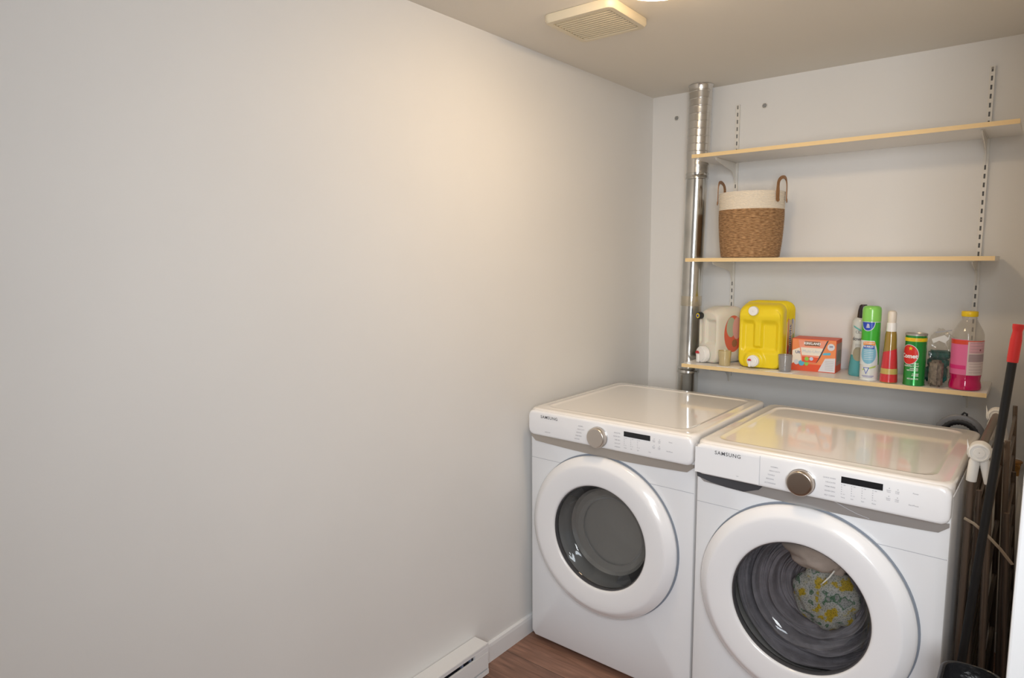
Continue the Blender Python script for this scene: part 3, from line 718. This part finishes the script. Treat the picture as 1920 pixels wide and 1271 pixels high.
for k in range(6): lb.box(.046, .078, yf-.0009, yf-.0005, .012+k*.007, .0132+k*.007, mi=6)
flat(lb, ell2d(.066, .107, .014, .0145, 30, 1), front(yf-.0008), 2)
flat(lb, ell2d(-.066, .036, .010, .011, 24, 1), front(yf-.0008), 2); flat(lb, ell2d(-.046, .033, .0115, .0115, 24, 1), front(yf-.0010), 3)
flat(lb, ell2d(-.026, .033, .008, .010, 24, 1), front(yf-.0009), 4)
lb.prism([(.035, .072), (.065, .074), (.065, .084), (.038, .081)], 'y', yf-.0008, yf-.0004, 3)
plabel(obj('label', lb, [ORA, CRM, mat('grey_white_sheet', (.70, .70, .74), .6), mat('bubble_blue', (.12, .5, .7), .3), mat('bubble_green', (.3, .6, .1), .3), DARKGAP, INKL], t, smooth=0), 'orange printed front')
yg = yf-.0035; fl = MB()
flap = [(-.060, .131), (.050, .131), (.022, .062), (.010, .036), (-.045, .040), (-.052, .085)]
fl.prism(flap, 'y', yg, yf-.0015, 0)
fl.prism([(-.050, .100), (.037, .100), (.0245, .068), (-.045, .068)], 'y', yg-.0003, yg, 1)
fl.prism([(-.035, .108), (.024, .108), (.024, .1265), (-.035, .1265)], 'y', yg-.0006, yg, 2)
fl.prism([(-.042, .040), (.012, .038), (.022, .060), (-.044, .062)], 'y', yg-.0003, yg, 3)
flat(fl, ell2d(-.025, .0525, .0085, .0085, 24, 1), front(yg-.0006), 4); flat(fl, ell2d(-.007, .0535, .0075, .0075, 24, 1), front(yg-.0006), 5)
fl.prism([(.050, .131), (.057, .136), (.026, .060), (.015, .040), (.010, .036)], 'y', yf-.0014, yf-.0008, 6)
F_ = obj('front_flap', fl, [SAL, CRM, mat('box_brown_banner', (.22, .10, .05), .4), RED, mat('bubble_green', (.3, .6, .1)), mat('bubble_pale_blue', (.6, .65, .85), .3), DARKGAP], t, smooth=0)
plabel(F_, 'torn front flap with a cream stripe')
mb = MB(); flat(mb, shift(text2d('KIRKLAND', .0135, .0006), -.0055, .1175), front(yg-.0009))
flat(mb, shift(text2d('Multi-Ultra', .0165, .0), -.006, .084), front(yg-.0006), 1)
flat(mb, shift(text2d('Ult', .016, .0003), -.062, .078), front(yf-.0014), 2)
flat(mb, shift(text2d('200', .0095, .0003), .066, .109), front(yf-.0012), 2)
plabel(obj('lettering', mb, [WHT, mat('pale_blue_print', (.50, .58, .66), .4), mat('slate_print', (.12, .14, .28), .4)], t, smooth=0), 'white KIRKLAND lettering and blue print')
obj('side_panel', MB().box(hw, hw+.0005, -hd+.003, hd-.003, .03, .12).box(hw, hw+.0007, -hd+.02, hd-.02, .045, .09, mi=1), [mat('box_grey_side', (.42, .33, .30), .5), mat('box_dark_side', (.25, .28, .24), .5)], t, smooth=0)

# ------------------------------------------------------------------ fabric-rinse bottle
A0 = math.radians(-80)
t = thing('softener_bottle', 'waisted teal and clear fabric rinse bottle with a dark tilted cap, behind the spray can', 'bottle', (1.016, -.160, ZB))
def ovl(prof, ry, m, parent, name, mi=0):
    mb = MB(); 
    mb.loops([[(r*math.cos(2*PI*i/48), ry*r*math.sin(2*PI*i/48), z) for i in range(48)] for r, z in prof]); return obj(name, mb, m, parent)
bp_ = [(.034, .0), (.0385, .004), (.0390, .02), (.036, .05), (.0315, .09), (.0290, .125), (.0295, .15), (.0325, .19), (.0335, .205), (.031, .222), (.023, .232), (.016, .236)]
def rb(z):
    for (r0, z0), (r1, z1) in zip(bp_, bp_[1:]):
        if z0 <= z <= z1: return r0+(r1-r0)*(z-z0)/(z1-z0)
    return bp_[-1][0]
low = [(r, z) for r, z in bp_ if z < .085]+[(rb(.085), .085)]
up = [(rb(.085), .085)]+[(r, z) for r, z in bp_ if z > .085]
plabel(ovl(low, .75, mat('teal_liquid_plastic', (.08, .33, .36), .2, coat=.4), t, 'lower_body'), 'teal lower body')
plabel(ovl(up, .75, mat('pale_grey_plastic', (.62, .63, .60), .25, coat=.3), t, 'upper_body'), 'pale upper body')
def ovw(a0):
    def f(u, z):
        r = rb(z)+.0008; a = a0+u/r; return (r*math.cos(a), .75*r*math.sin(a), z)
    return f
lb = MB(); fo = ovw(math.radians(-92))
flat(lb, ell2d(.0, .09, .022, .028, 24, 4), fo, 0)
g = rect2d(-.024, .024, 0, .007, 14, 2); flat(lb, ([(x, y+.198-.55*(x+.024)) for x, y in g[0]], g[1]), fo, 1)
plabel(obj('label', lb, [mat('label_olive', (.32, .29, .2), .4), mat('label_teal', (.15, .45, .43), .4)], t), 'teal swoosh and olive oval')
mb = MB(); flat(mb, shift(text2d('downy', .0205, .0004), -.001, .150), fo)
for k in range(4): flat(mb, rect2d(-.014, .012, .128-k*.006, .1292-k*.006, 6, 1), fo)
for q in (-.006, .004):
    n = 20; g = ([( q+rr*math.cos(2*PI*i/n), .178+rr*.8*math.sin(2*PI*i/n)) for rr in (.0075, .0062) for i in range(n)], [(i, (i+1) % n, n+(i+1) % n, n+i) for i in range(n)]); flat(mb, g, fo)
obj('lettering', mb, mat('grey_print', (.1, .1, .11)), t, smooth=0)
mb = MB().loops([[(.0155*math.cos(2*PI*i/32)*s_+dx, .0150*math.sin(2*PI*i/32)*s_, z+.20*0) for i in range(32)] for s_, dx, z in ((1, 0, .232), (1.05, 0, .236), (.98, .001, .262), (.9, .004, .282), (.72, .006, .287))])
plabel(obj('cap', mb, mat('dark_brown_cap', (.025, .015, .02), .25), t), 'dark brown cap')

# ------------------------------------------------------------------ green-capped aerosol
t = thing('spray_can', 'tall cleaner aerosol can with a bright green cap', 'spray can', (1.0660, -.236, ZB))
R = .0322
GRN = mat('can_green', (.05, .46, .04), .25, coat=.5); LG = mat('cap_green', (.25, .66, .12), .3, coat=.4)
obj('can', MB().lathe([(R-.002, 0), (R, .001), (R, .004), (R-.0015, .006), (R-.0008, .009), (R, .012), (R, .222), (R-.001, .227), (R-.001, .23)], 48), mat('can_pale', (.74, .77, .74), .25, coat=.5), t)
plabel(obj('cap', MB().lathe([(R+.0008, .229), (R+.0008, .272), (R-.001, .281), (R-.006, .287), (R-.013, .2885), (.001, .2885)], 48, cap1=False), LG, t), 'bright green cap')
ac = math.radians(-83); fo = wrapc(R, ac); lb = MB()
flat(lb, rect2d(-.068, .062, .062, .226, 40, 24), fo, 0)
# the pale wedge sweeping up the left of the front
g = rect2d(0, 1, 0, 1, 16, 16); fo2 = wrapc(R, ac, .0007); fo3 = wrapc(R, ac, .0010); fo4 = wrapc(R, ac, .0013)
def wedge(u, v):
    z = .062+v*.094; xr = .036-.020*(v**2); return (-.060+u*(xr+.060), z)
flat(lb, ([wedge(x, y) for x, y in g[0]], g[1]), fo2, 1)
flat(lb, ell2d(-.010, .2265, .026, .034, 24, 6, PI, 2*PI), fo3, 2)
flat(lb, ell2d(-.010, .2265, .0235, .0315, 24, 6, PI, 2*PI), fo4, 3)
flat(lb, ell2d(-.004, .205, .007, .007, 20, 2), wrapc(R, ac, .0016), 4) if 0 else None
flat(lb, ell2d(-.003, .105, .0300, .040, 32, 8), fo3, 2)
flat(lb, ell2d(-.003, .105, .0285, .0385, 32, 8), fo4, 5)
g = rect2d(-.024, .020, 0, .013, 12, 2); flat(lb, ([(x, y+.140-6*(x+.002)**2) for x, y in g[0]], g[1]), wrapc(R, ac, .0017), 6)
g = rect2d(-.022, .017, 0, .012, 12, 2); flat(lb, ([(x, y+.1265-6*(x+.002)**2) for x, y in g[0]], g[1]), wrapc(R, ac, .0017), 3)
g = rect2d(-.022, .026, 0, .006, 12, 2); flat(lb, ([(x, y+.046+.3*x) for x, y in g[0]], g[1]), wrapc(R, ac, .0005), 7)
flat(lb, tri2d(-.019, .003, .052, .026), fo3, 3)
flat(lb, tri2d(-.0155, -.0005, .050, .031), fo4, 1)
plabel(obj('label', lb, [GRN, mat('can_white', (.72, .78, .80), .3), mat('can_white', (.72, .78, .80)), mat('badge_blue', (.02, .07, .50), .3), mat('badge_blue', (.02, .07, .5)),
    mat('oval_light_blue', (.22, .50, .66), .3), mat('stripe_orange', (.85, .32, .05), .3), mat('can_lime', (.45, .60, .15), .3)], t), 'green label with blue badge and light blue oval')
mb = MB()
flat(mb, shift(text2d('SCRUBBING', .0072, .0001), -.002, .1462), wrapc(R, ac, .0021))
flat(mb, shift(text2d('BUBBLES', .0088, .0003), -.003, .1325), wrapc(R, ac, .0021))
for k in range(6): flat(mb, rect2d(-.019, .014, .118-k*.007, .1192-k*.007, 8, 1), wrapc(R, ac, .0016))
for k in range(3):
    flat(mb, shift(rect2d(-.006+k*.001, .006-k*.001, 0, .0035, 2, 1), -.0095, .206+k*.0055), wrapc(R, ac, .0016))
flat(mb, shift(rect2d(-.022, .022, 0, .0022, 8, 1), -.002, .018), wrapc(R, ac, .0006), 1); flat(mb, shift(rect2d(-.018, .018, 0, .0018, 8, 1), -.002, .0135), wrapc(R, ac, .0006), 1)
obj('lettering', mb, [WHT, mat('violet_print', (.2, .18, .45), .4)], t, smooth=0)

# ------------------------------------------------------------------ gold and red pump bottle
t = thing('pump_bottle', 'slim amber bottle with a red flared base and white pump top', 'bottle', (1.1370, -.250, ZB))
prof = [(.0265, 0), (.0295, .002), (.030, .008), (.0275, .05), (.0245, .10), (.0215, .135), (.0205, .165), (.019, .185), (.017, .196)]
def rg(z):
    for (r0, z0), (r1, z1) in zip(prof, prof[1:]):
        if z0 <= z <= z1: return r0+(r1-r0)*(z-z0)/(z1-z0)
    return prof[-1][0]
obj('bottle', MB().lathe(prof, 40), mat('amber_plastic', (.40, .26, .05), .15, coat=.6, trans=.2), t)
lb = MB(); fo = wrapc(rg, math.radians(-80))
g = rect2d(-1, 1, 0, 1, 24, 16)
def rl_(x, y, z0, z1, sl): r = rg((z0+z1)/2); return (x*r*PI*.98, z0+(z1-z0+sl*x)*y)
flat(lb, ([rl_(x, y, .004, .124, .022) for x, y in g[0]], g[1]), fo, 0)
flat(lb, ([rl_(x, y, .034, .055, 0) for x, y in g[0]], g[1]), wrapc(rg, math.radians(-80), .0008), 1)
flat(lb, ([(x*.0009, .06+.063*y) for x, y in g[0]], g[1]), wrapc(rg, math.radians(-80), .0012), 2)
plabel(obj('label', lb, [mat('label_deep_red', (.62, .03, .04), .25, coat=.5), mat('label_gold', (.55, .42, .12), .3), mat('seam_mauve', (.5, .25, .32), .4)], t), 'red wrap label with a gold band')
plabel(obj('collar', MB().lathe([(.0170, .192), (.0172, .196), (.0165, .224), (.015, .228)], 32), wp, t), 'white collar')
plabel(obj('pump_head', MB().lathe([(.0135, .226), (.0145, .232), (.0150, .262), (.013, .270), (.008, .2735), (.001, .274)], 32, cap1=False), mat('ivory_plastic', (.80, .72, .62), .4), t), 'ivory pump head')

# ------------------------------------------------------------------ green scouring powder canister
t = thing('powder_canister', 'green cleanser canister with yellow band and red oval, topped by a grey rim', 'canister', (1.2195, -.2480, ZB))
R = .0358
obj('can', MB().lathe([(R-.002, 0), (R+.0004, .001), (R+.0004, .004), (R-.0006, .006), (R-.0006, .184), (R+.0002, .187)], 56), mat('canister_green', (.015, .30, .05), .22, .35, coat=.5), t)
plabel(obj('top_rim', MB().lathe([(R+.0003, .186), (R+.0006, .192), (R-.0012, .1935), (R-.003, .189), (.01, .189), (.001, .189)], 56, cap0=False, cap1=False), mat('grey_metal_lid', (.5, .48, .45), .35, .6), t), 'grey metal lid')
a1 = math.radians(-117); fo = wrapc(R, a1); lb = MB(); hx = R*PI*.99
flat(lb, rect2d(-hx, hx, .165, .178, 48, 2), wrapc(R, math.radians(-90)), 0)
flat(lb, ell2d(.0, .116, .0335, .0375, 32, 8), wrapc(R, a1, .0006), 1)
flat(lb, ell2d(.0, .116, .0315, .0355, 32, 8), wrapc(R, a1, .0009), 2)
st = []
for k in range(10):
    a = PI/2+k*PI/5; r_ = .0085 if k % 2 == 0 else .0035; st.append((.006+r_*math.cos(a), .139+r_*math.sin(a)))
flat(lb, poly2d(st), wrapc(R, a1, .0013), 0); flat(lb, poly2d([(.008, .142), (.028, .135), (.008, .137)]), wrapc(R, a1, .0013), 0)
plabel(obj('label', lb, [mat('band_yellow', (.86, .62, .01), .3), mat('can_white', (.72, .78, .80)), mat('label_bright_red', (.70, .03, .02), .3)], t), 'yellow band and red oval')
mb = MB()
flat(mb, shift(text2d('Comet', .0215, .0009), .0, .110), wrapc(R, a1, .0015))
for s_, x, z, sz in (('WITH BLEACH', .034, .083, .0070), ('DÉSINFECTANT', .036, .0735, .0074), ('CLEANSER', .034, .0645, .0058), ('NETTOYANT', .034, .0575, .0064), ('POUDRE', .036, .0445, .0052), ('POWDER', .036, .0385, .0052), ('RÉCURANTE', .036, .026, .0066), ('400 g', .078, .016, .006)):
    flat(mb, shift(text2d(s_, sz, .0002, 'RIGHT' if s_ != '400 g' else 'CENTER'), x-.0, z), wrapc(R, a1, .0006))
flat(mb, shift(text2d('KILLS GERMS', .0062, .0002), .008, .1715), wrapc(R, math.radians(-95), .0006), 1)
plabel(obj('lettering', mb, [WHT, mat('stripe_orange', (.85, .32, .05))], t, smooth=0), 'white lettering')

# ------------------------------------------------------------------ stone, scourers, bag
def rough_block(name, w_, d_, h_, m, parent=None, amp=.0012, b=.008, loc=(0, 0, 0)):
    bm = bmesh.new(); bmesh.ops.create_cube(bm, size=1)
    for v in bm.verts: v.co = Vector((v.co.x*w_, v.co.y*d_, (v.co.z+.5)*h_))
    bmesh.ops.bevel(bm, geom=bm.edges[:], offset=b, segments=3, affect='EDGES')
    bmesh.ops.subdivide_edges(bm, edges=bm.edges[:], cuts=5, use_grid_fill=True)
    rnd = random.Random(7)
    for v in bm.verts:
        if v.co.z > .001: v.co += Vector((rnd.uniform(-amp, amp), rnd.uniform(-amp, amp), rnd.uniform(-amp, amp)*.7))
    b_ = MB().bm(bm); bm.free(); return obj(name, b_, m, parent, smooth=180)
o = rough_block('sponge_block', .044, .034, .098, mat('brown_grey_sponge', (.23, .19, .155), .95, vary=.3, vscale=90, bump=1, bscale=300, bdist=.003), b=.009)
o.location = (1.288, -.249, ZB+.0); o.rotation_euler = (0, 0, math.radians(-24)); tag(o, 'rough brownish grey sponge block standing in front of the clear bag', 'sponge')
t = thing('plastic_bag', 'clear crinkled plastic bag with a white tag, behind the brown sponge block', 'bag', (1.272, -.128, ZB))
BAG = clear_mat('crinkled_clear_film', (.95, .94, .93), .15, .02, (.72, .71, .68), .07)
bm = bmesh.new(); bmesh.ops.create_icosphere(bm, subdivisions=5, radius=1); rnd = random.Random(2)
for v in bm.verts:
    p = v.co.copy(); n_ = .10*math.sin(p.x*6+p.z*9)*math.sin(p.z*7+p.y*5+1)+.05*math.sin(p.x*17+p.z*13+p.y*11)
    tz = (p.z+1)/2; wx = .060*(1-.20*tz); q = 1+n_
    v.co = Vector((p.x*wx*q*(1.0)+.016*tz, p.y*.058*q*(1-.2*tz), max(.0005, tz*.205+.006*n_*10*tz-.004)))
obj('film', MB().bm(bm), BAG, t, smooth=25); bm.free()
tg = MB().prism([(-.012, .168), (.028, .185), (.044, .172), (.030, .155), (.012, .163), (-.006, .152)], 'y', -.052, -.0515).prism([(-.002, .196), (.05, .206), (.050, .202), (.0, .190)], 'y', -.053, -.0525, 1)
plabel(obj('printed_tag', tg, [WHT, INKL], t, smooth=0), 'white printed tag')
TEAL = mat('dark_teal_scourer', (.015, .14, .12), .45, bump=1, bscale=240, bdist=.003, vary=.3, vscale=40)
for k, z in enumerate((0, .058, .089)):
    h_ = .056 if k == 0 else .029
    o = rough_block('scouring_pad', .070, .050, h_, TEAL, amp=.001, b=.006); o.location = (1.276+.004*k, -.128, ZB+.002+z); o.rotation_euler = (0, 0, .1*k)
    tag(o, ['thick dark teal scouring pad at the bottom of the clear bag', 'dark teal scouring pad in the middle of the stack in the clear bag', 'topmost dark teal scouring pad in the clear bag'][k], 'scouring pad', 'scouring pads in the clear bag')

# ------------------------------------------------------------------ pink cleaner bottle
t = thing('cleaner_bottle', 'large clear cleaner bottle with yellow cap, pink label and magenta liquid', 'bottle', (1.3760, -.2290, ZB))
prof = [(.044, .0), (.0485, .003), (.0500, .010), (.0485, .022), (.0455, .034), (.0462, .044), (.0478, .055), (.0485, .07), (.0485, .19), (.0475, .200), (.0435, .213), (.0350, .229), (.0275, .243), (.0230, .252), (.0225, .262)]
def rp_(z):
    for (r0, z0), (r1, z1) in zip(prof, prof[1:]):
        if z0 <= z <= z1: return r0+(r1-r0)*(z-z0)/(z1-z0)
    return prof[-1][0]
CLB = clear_mat('clear_bottle_plastic', (.93, .92, .90), .05, .0, (.62, .59, .55), .2)
obj('shell', MB().lathe(prof, 56, cap1=False), CLB, t)
liq = [(r+.0003, max(z, .0002)) for r, z in prof if z < .055]+[(rp_(.055)+.0003, .0555), (rp_(.055)-.002, .0558)]
plabel(obj('liquid', MB().lathe(liq, 56), mat('magenta_liquid', (.55, .0, .10), .08, coat=.6), t), 'magenta liquid')
plabel(obj('cap', MB().lathe([(.0245, .262), (.0255, .264), (.0255, .278), (.0240, .2805), (.001, .281)], 40), mat('cap_yellow', (.86, .60, .01), .35), t), 'yellow screw cap')
a2 = math.radians(-84); lb = MB(); fo = wrapc(rp_, a2)
flat(lb, rect2d(-.078, .0, .056, .182, 20, 10), fo, 0); flat(lb, rect2d(.0, .072, .056, .178, 20, 10), fo, 1)
f5 = wrapc(rp_, a2, .0008)
flat(lb, rect2d(-.078, -.0, .165, .180, 20, 2), f5, 2); flat(lb, rect2d(0, .072, .176, .179, 20, 1), f5, 2); flat(lb, rect2d(-.078, -.003, .076, .090, 20, 2), f5, 3)
flat(lb, rect2d(.004, .070, .135, .174, 16, 3), f5, 4); flat(lb, rect2d(.004, .070, .104, .131, 16, 3), f5, 5)
flat(lb, ell2d(.042, .146, .0035, .0035, 16, 1), wrapc(rp_, a2, .0012), 6)
plabel(obj('label', lb, [mat('label_hot_pink', (.80, .16, .36), .4), mat('label_pinkish_white', (.72, .60, .58), .4), mat('label_scarlet', (.75, .07, .03), .4), mat('label_magenta', (.75, .03, .22), .4),
    mat('label_rose', (.72, .40, .46), .4), mat('label_mauve_grey', (.42, .32, .34), .4), mat('dot_brown', (.25, .08, .10), .4)], t), 'pink and white label')
mb = MB()
for k in range(11):
    z = .171-k*.0105; flat(mb, rect2d(.007, .050+(k*7 % 5)*.003, z-.0005, z+.0005, 8, 1), wrapc(rp_, a2, .0011))
obj('fine_print', mb, mat('rose_grey_print', (.4, .28, .3), .5), t, smooth=0)

# ------------------------------------------------------------------ drain hose behind the washer
t = thing('drain_hose', 'black drain hose in a grey curved guide behind the washing machine', 'hose', (1.379, -.33, .46))
GG = mat('grey_plastic_guide', (.16, .165, .18), .4); BK = mat('black_rubber', (.015, .015, .017), .5)
arch = [(-.054, 0, .10), (-.054, 0, .44)]+[(-.054*math.cos(PI*k/14), 0, .455+.054*math.sin(PI*k/14)) for k in range(15)]+[(.054, 0, .42), (.054, 0, .10)]
def hose(path, r0):
    P = []; 
    for i in range(len(path)-1):
        a, b = Vector(path[i]), Vector(path[i+1]); n = max(1, int((b-a).length/.006))
        for k in range(n): P.append(a.lerp(b, k/n))
    P.append(Vector(path[-1])); return P, [r0+(.0012 if k % 2 else -.0004) for k in range(len(P))]
P, rr = hose(arch, .0125)
obj('corrugated_hose', MB().tube(P, rr, 16), BK, t)
gp = [(p[0]*1.12, p[1]-.004, (p[2]-.455)*1.12+.458) for p in arch[2:17]]
obj('hose_guide', MB().tube([(-.0605, -.004, .40)]+gp+[(.0605, -.004, .40)], .0065, 12, rb=.0165), GG, t)
obj('guide_hook', MB().tube([(.006, -.004, .520), (.004, -.004, .534), (.010, -.004, .542), (.018, -.004, .538), (.018, -.004, .526)], .0035, 8), BK, t)
obj('hose_end', MB().lathe([(.0165, .37), (.0165, .425), (.0145, .43)], 20, c=(.054, 0, 0)), BK, t)

# ------------------------------------------------------------------ water valve on the back wall
t = thing('water_valve', 'brass water valve with a white hose end on the back wall, at the right edge', 'valve', (1.5405, -.001, .762))
BR = mat('aged_brass', (.50, .27, .08), .35, .9)
obj('valve_body', MB().lathe([(.014, 0), (.014, -.006), (.009, -.008), (.009, -.03), (.013, -.032), (.013, -.05), (.009, -.052), (.009, -.06)], 20, axis='y').lathe([(.009, -.035), (.011, -.03), (.011, .0), (.008, .01)], 18, c=(0, -.041, 0)), BR, t)
obj('handle', MB().lathe([(.016, .014), (.019, .017), (.019, .022), (.016, .025)], 12, c=(0, -.041, 0)).lathe([(.005, .008), (.005, .016)], 12, c=(0, -.041, 0)), mat('brown_valve_handle', (.4, .2, .06), .4), t)
plabel(obj('hose_connector', MB().tube([(.0, -.041, -.034), (.0, -.045, -.05), (.004, -.05, -.10), (.0, -.05, -.2), (-.004, -.04, -.45)], .010, 14), wp, t), 'white hose')
plabel(obj('escutcheon', MB().lathe([(.024, 0), (.023, -.004), (.015, -.0055)], 28, axis='y'), wp, t), 'white wall plate')

# ------------------------------------------------------------------ folding drying rack
t = thing('drying_rack', 'folded metal clothes drying rack with white plastic joints, beside the washing machine', 'drying rack', (1.475, -.99, 0))
BRN = mat('bronze_grey_tube', (.20, .15, .115), .35, .7); WJ = mat('ivory_white_joint', (.84, .82, .78), .4)
Lr = .54
obj('top_bar', MB().tube([(-.001, .01, 1.032), (.008, Lr-.01, 1.028)], .0105, 16).tube([(.022, .02, 1.012), (.030, Lr-.02, 1.008)], .007, 12), BRN, t)
for y, x, z, s_ in ((0, 0, 1.032, 1.0), (Lr, .009, 1.028, .95)):
    j = obj('joint', MB().lathe([(.0255*s_, .020), (.0255*s_, -.012), (.0238*s_, -.017), (.020*s_, -.0185), (.0195*s_, -.0165), (.013*s_, -.0165), (.0125*s_, -.018), (.001, -.018)], 36, axis='y', c=(x, y, z), cap1=False), WJ, t)
    for (dx, ex) in ((-.010, -.014), (.014, .026)):
        obj('leg_socket', MB().tube([(x+dx*.6, y, z-.006), (x+dx, y, z-.03), (x+ex, y, z-.082)], [.009, .0130, .0122], 14), WJ, j)
    obj('clip', MB().prism([(x-.029, z+.030), (x-.023, z+.008), (x-.022, z-.02), (x-.027, z-.01)], 'y', y-.004, y+.004), WJ, j)
    obj('clip', MB().prism([(x+.031, z+.028), (x+.024, z+.008), (x+.024, z-.02), (x+.029, z-.01)], 'y', y-.004, y+.004), WJ, j)
def frame(nm, xt, xb, zt, zb, y0, y1, nrods, r=.0068, rr=.0038):
    mb = MB(); n = 0
    for y in (y0, y1): mb.tube([(xt, y, zt), (xb, y, zb)], r, 12)
    for k in range(nrods):
        u = (k+.5)/nrods; x = xt+(xb-xt)*u; z = zt+(zb-zt)*u; mb.tube([(x, y0, z), (x, y1, z)], rr, 8)
    return obj(nm, mb, BRN, t)
frame('leg_frame', -.014, -.012, .955, .03, 0, Lr, 5, .0085, .006)
frame('leg_frame', .026, .052, .955, .03, 0, Lr, 5, .0085, .006)
frame('wing_frame', .004, .012, .92, .12, .025, Lr-.02, 12)
frame('wing_frame', .052, .080, 1.035, .20, .16, Lr+.17, 12)
frame('wing_frame', .066, .098, .86, .22, .06, Lr-.04, 9)
for x in (-.012, .052):
    for y in (0, Lr): obj('foot_cap', MB().lathe([(.011, 0), (.012, .002), (.012, .032), (.010, .036)], 16, c=(x, y, .0005)), WJ, t)
plabel(obj('elastic_strap', MB().tube([(-.022, -.012, .848), (.0, -.022, .842), (.03, -.026, .820), (.060, -.026, .79), (.088, -.018, .752)], .0010, 8, rb=.0042), mat('tan_strap', (.42, .32, .22), .7), t), 'tan strap')

# ------------------------------------------------------------------ mop / broom pole and the bin at its foot
t = thing('mop', 'black mop pole with a red grip, leaning beside the washing machine', 'mop', (1.4475, -1.105+.0, 0))
p0, p1 = Vector((.0, -.0, .05)), Vector((.0875, .05, 1.378)); dn = (p1-p0).normalized()
obj('pole', MB().tube([tuple(p0+dn*s_) for s_ in (0, .6, 1.245)], .0098, 20), mat('black_pole', (.004, .004, .005), .45), t)
g0 = p0+dn*1.238; L_ = (p1-g0).length
plabel(obj('grip', MB().tube([tuple(g0+dn*s_) for s_ in (0, .01, .055, .062, L_-.018, L_-.014, L_-.008, L_)], [.0118, .0122, .0122, .0115, .0100, .0105, .0120, .0120], 20),
    mat('red_plastic', (.72, .03, .03), .4), t), 'red grip')
obj('mop_head', MB().box(-.002, .055, -.02, .045, .002, .03, .008).tube([(0.02, 0.01, .02), (.006, 0, .06), (0.002, 0, .09)], [.018, .013, .0112], 14), mat('dark_grey_pad', (.07, .07, .075), .8), t)
t = thing('waste_bin', 'dark grey plastic bin on the floor at the foot of the red and black pole', 'bin', (1.5125, -1.395, 0))
def rb_(w_, d_, z, r): return [(x, y, z) for x, y in dense(rrect(w_, d_, r, 6), 64)]
obj('bin_body', MB().loops([rb_(.095, .12, .001, .03), rb_(.10, .125, .006, .03), rb_(.112, .156, .60, .04), rb_(.108, .152, .60, .04), rb_(.096, .12, .02, .03)]), mat('dark_grey_plastic', (.045, .047, .055), .45), t)
obj('bin_rim', MB().tube([(x, y, .605) for x, y in dense(rrect(.114, .158, .04, 6), 64)], .0045, 10, closed=True), mat('dark_grey_plastic', (.045, .047, .055)), t)
obj('bin_liner', MB().loops([rb_(.106, .150, .6125, .04), rb_(.102, .146, .611, .04), rb_(.090, .13, .55, .03), rb_(.05, .07, .52, .02)], cap0=False), mat('black_film', (.02, .02, .022), .3, bump=.8, bscale=30, bdist=.01), t)
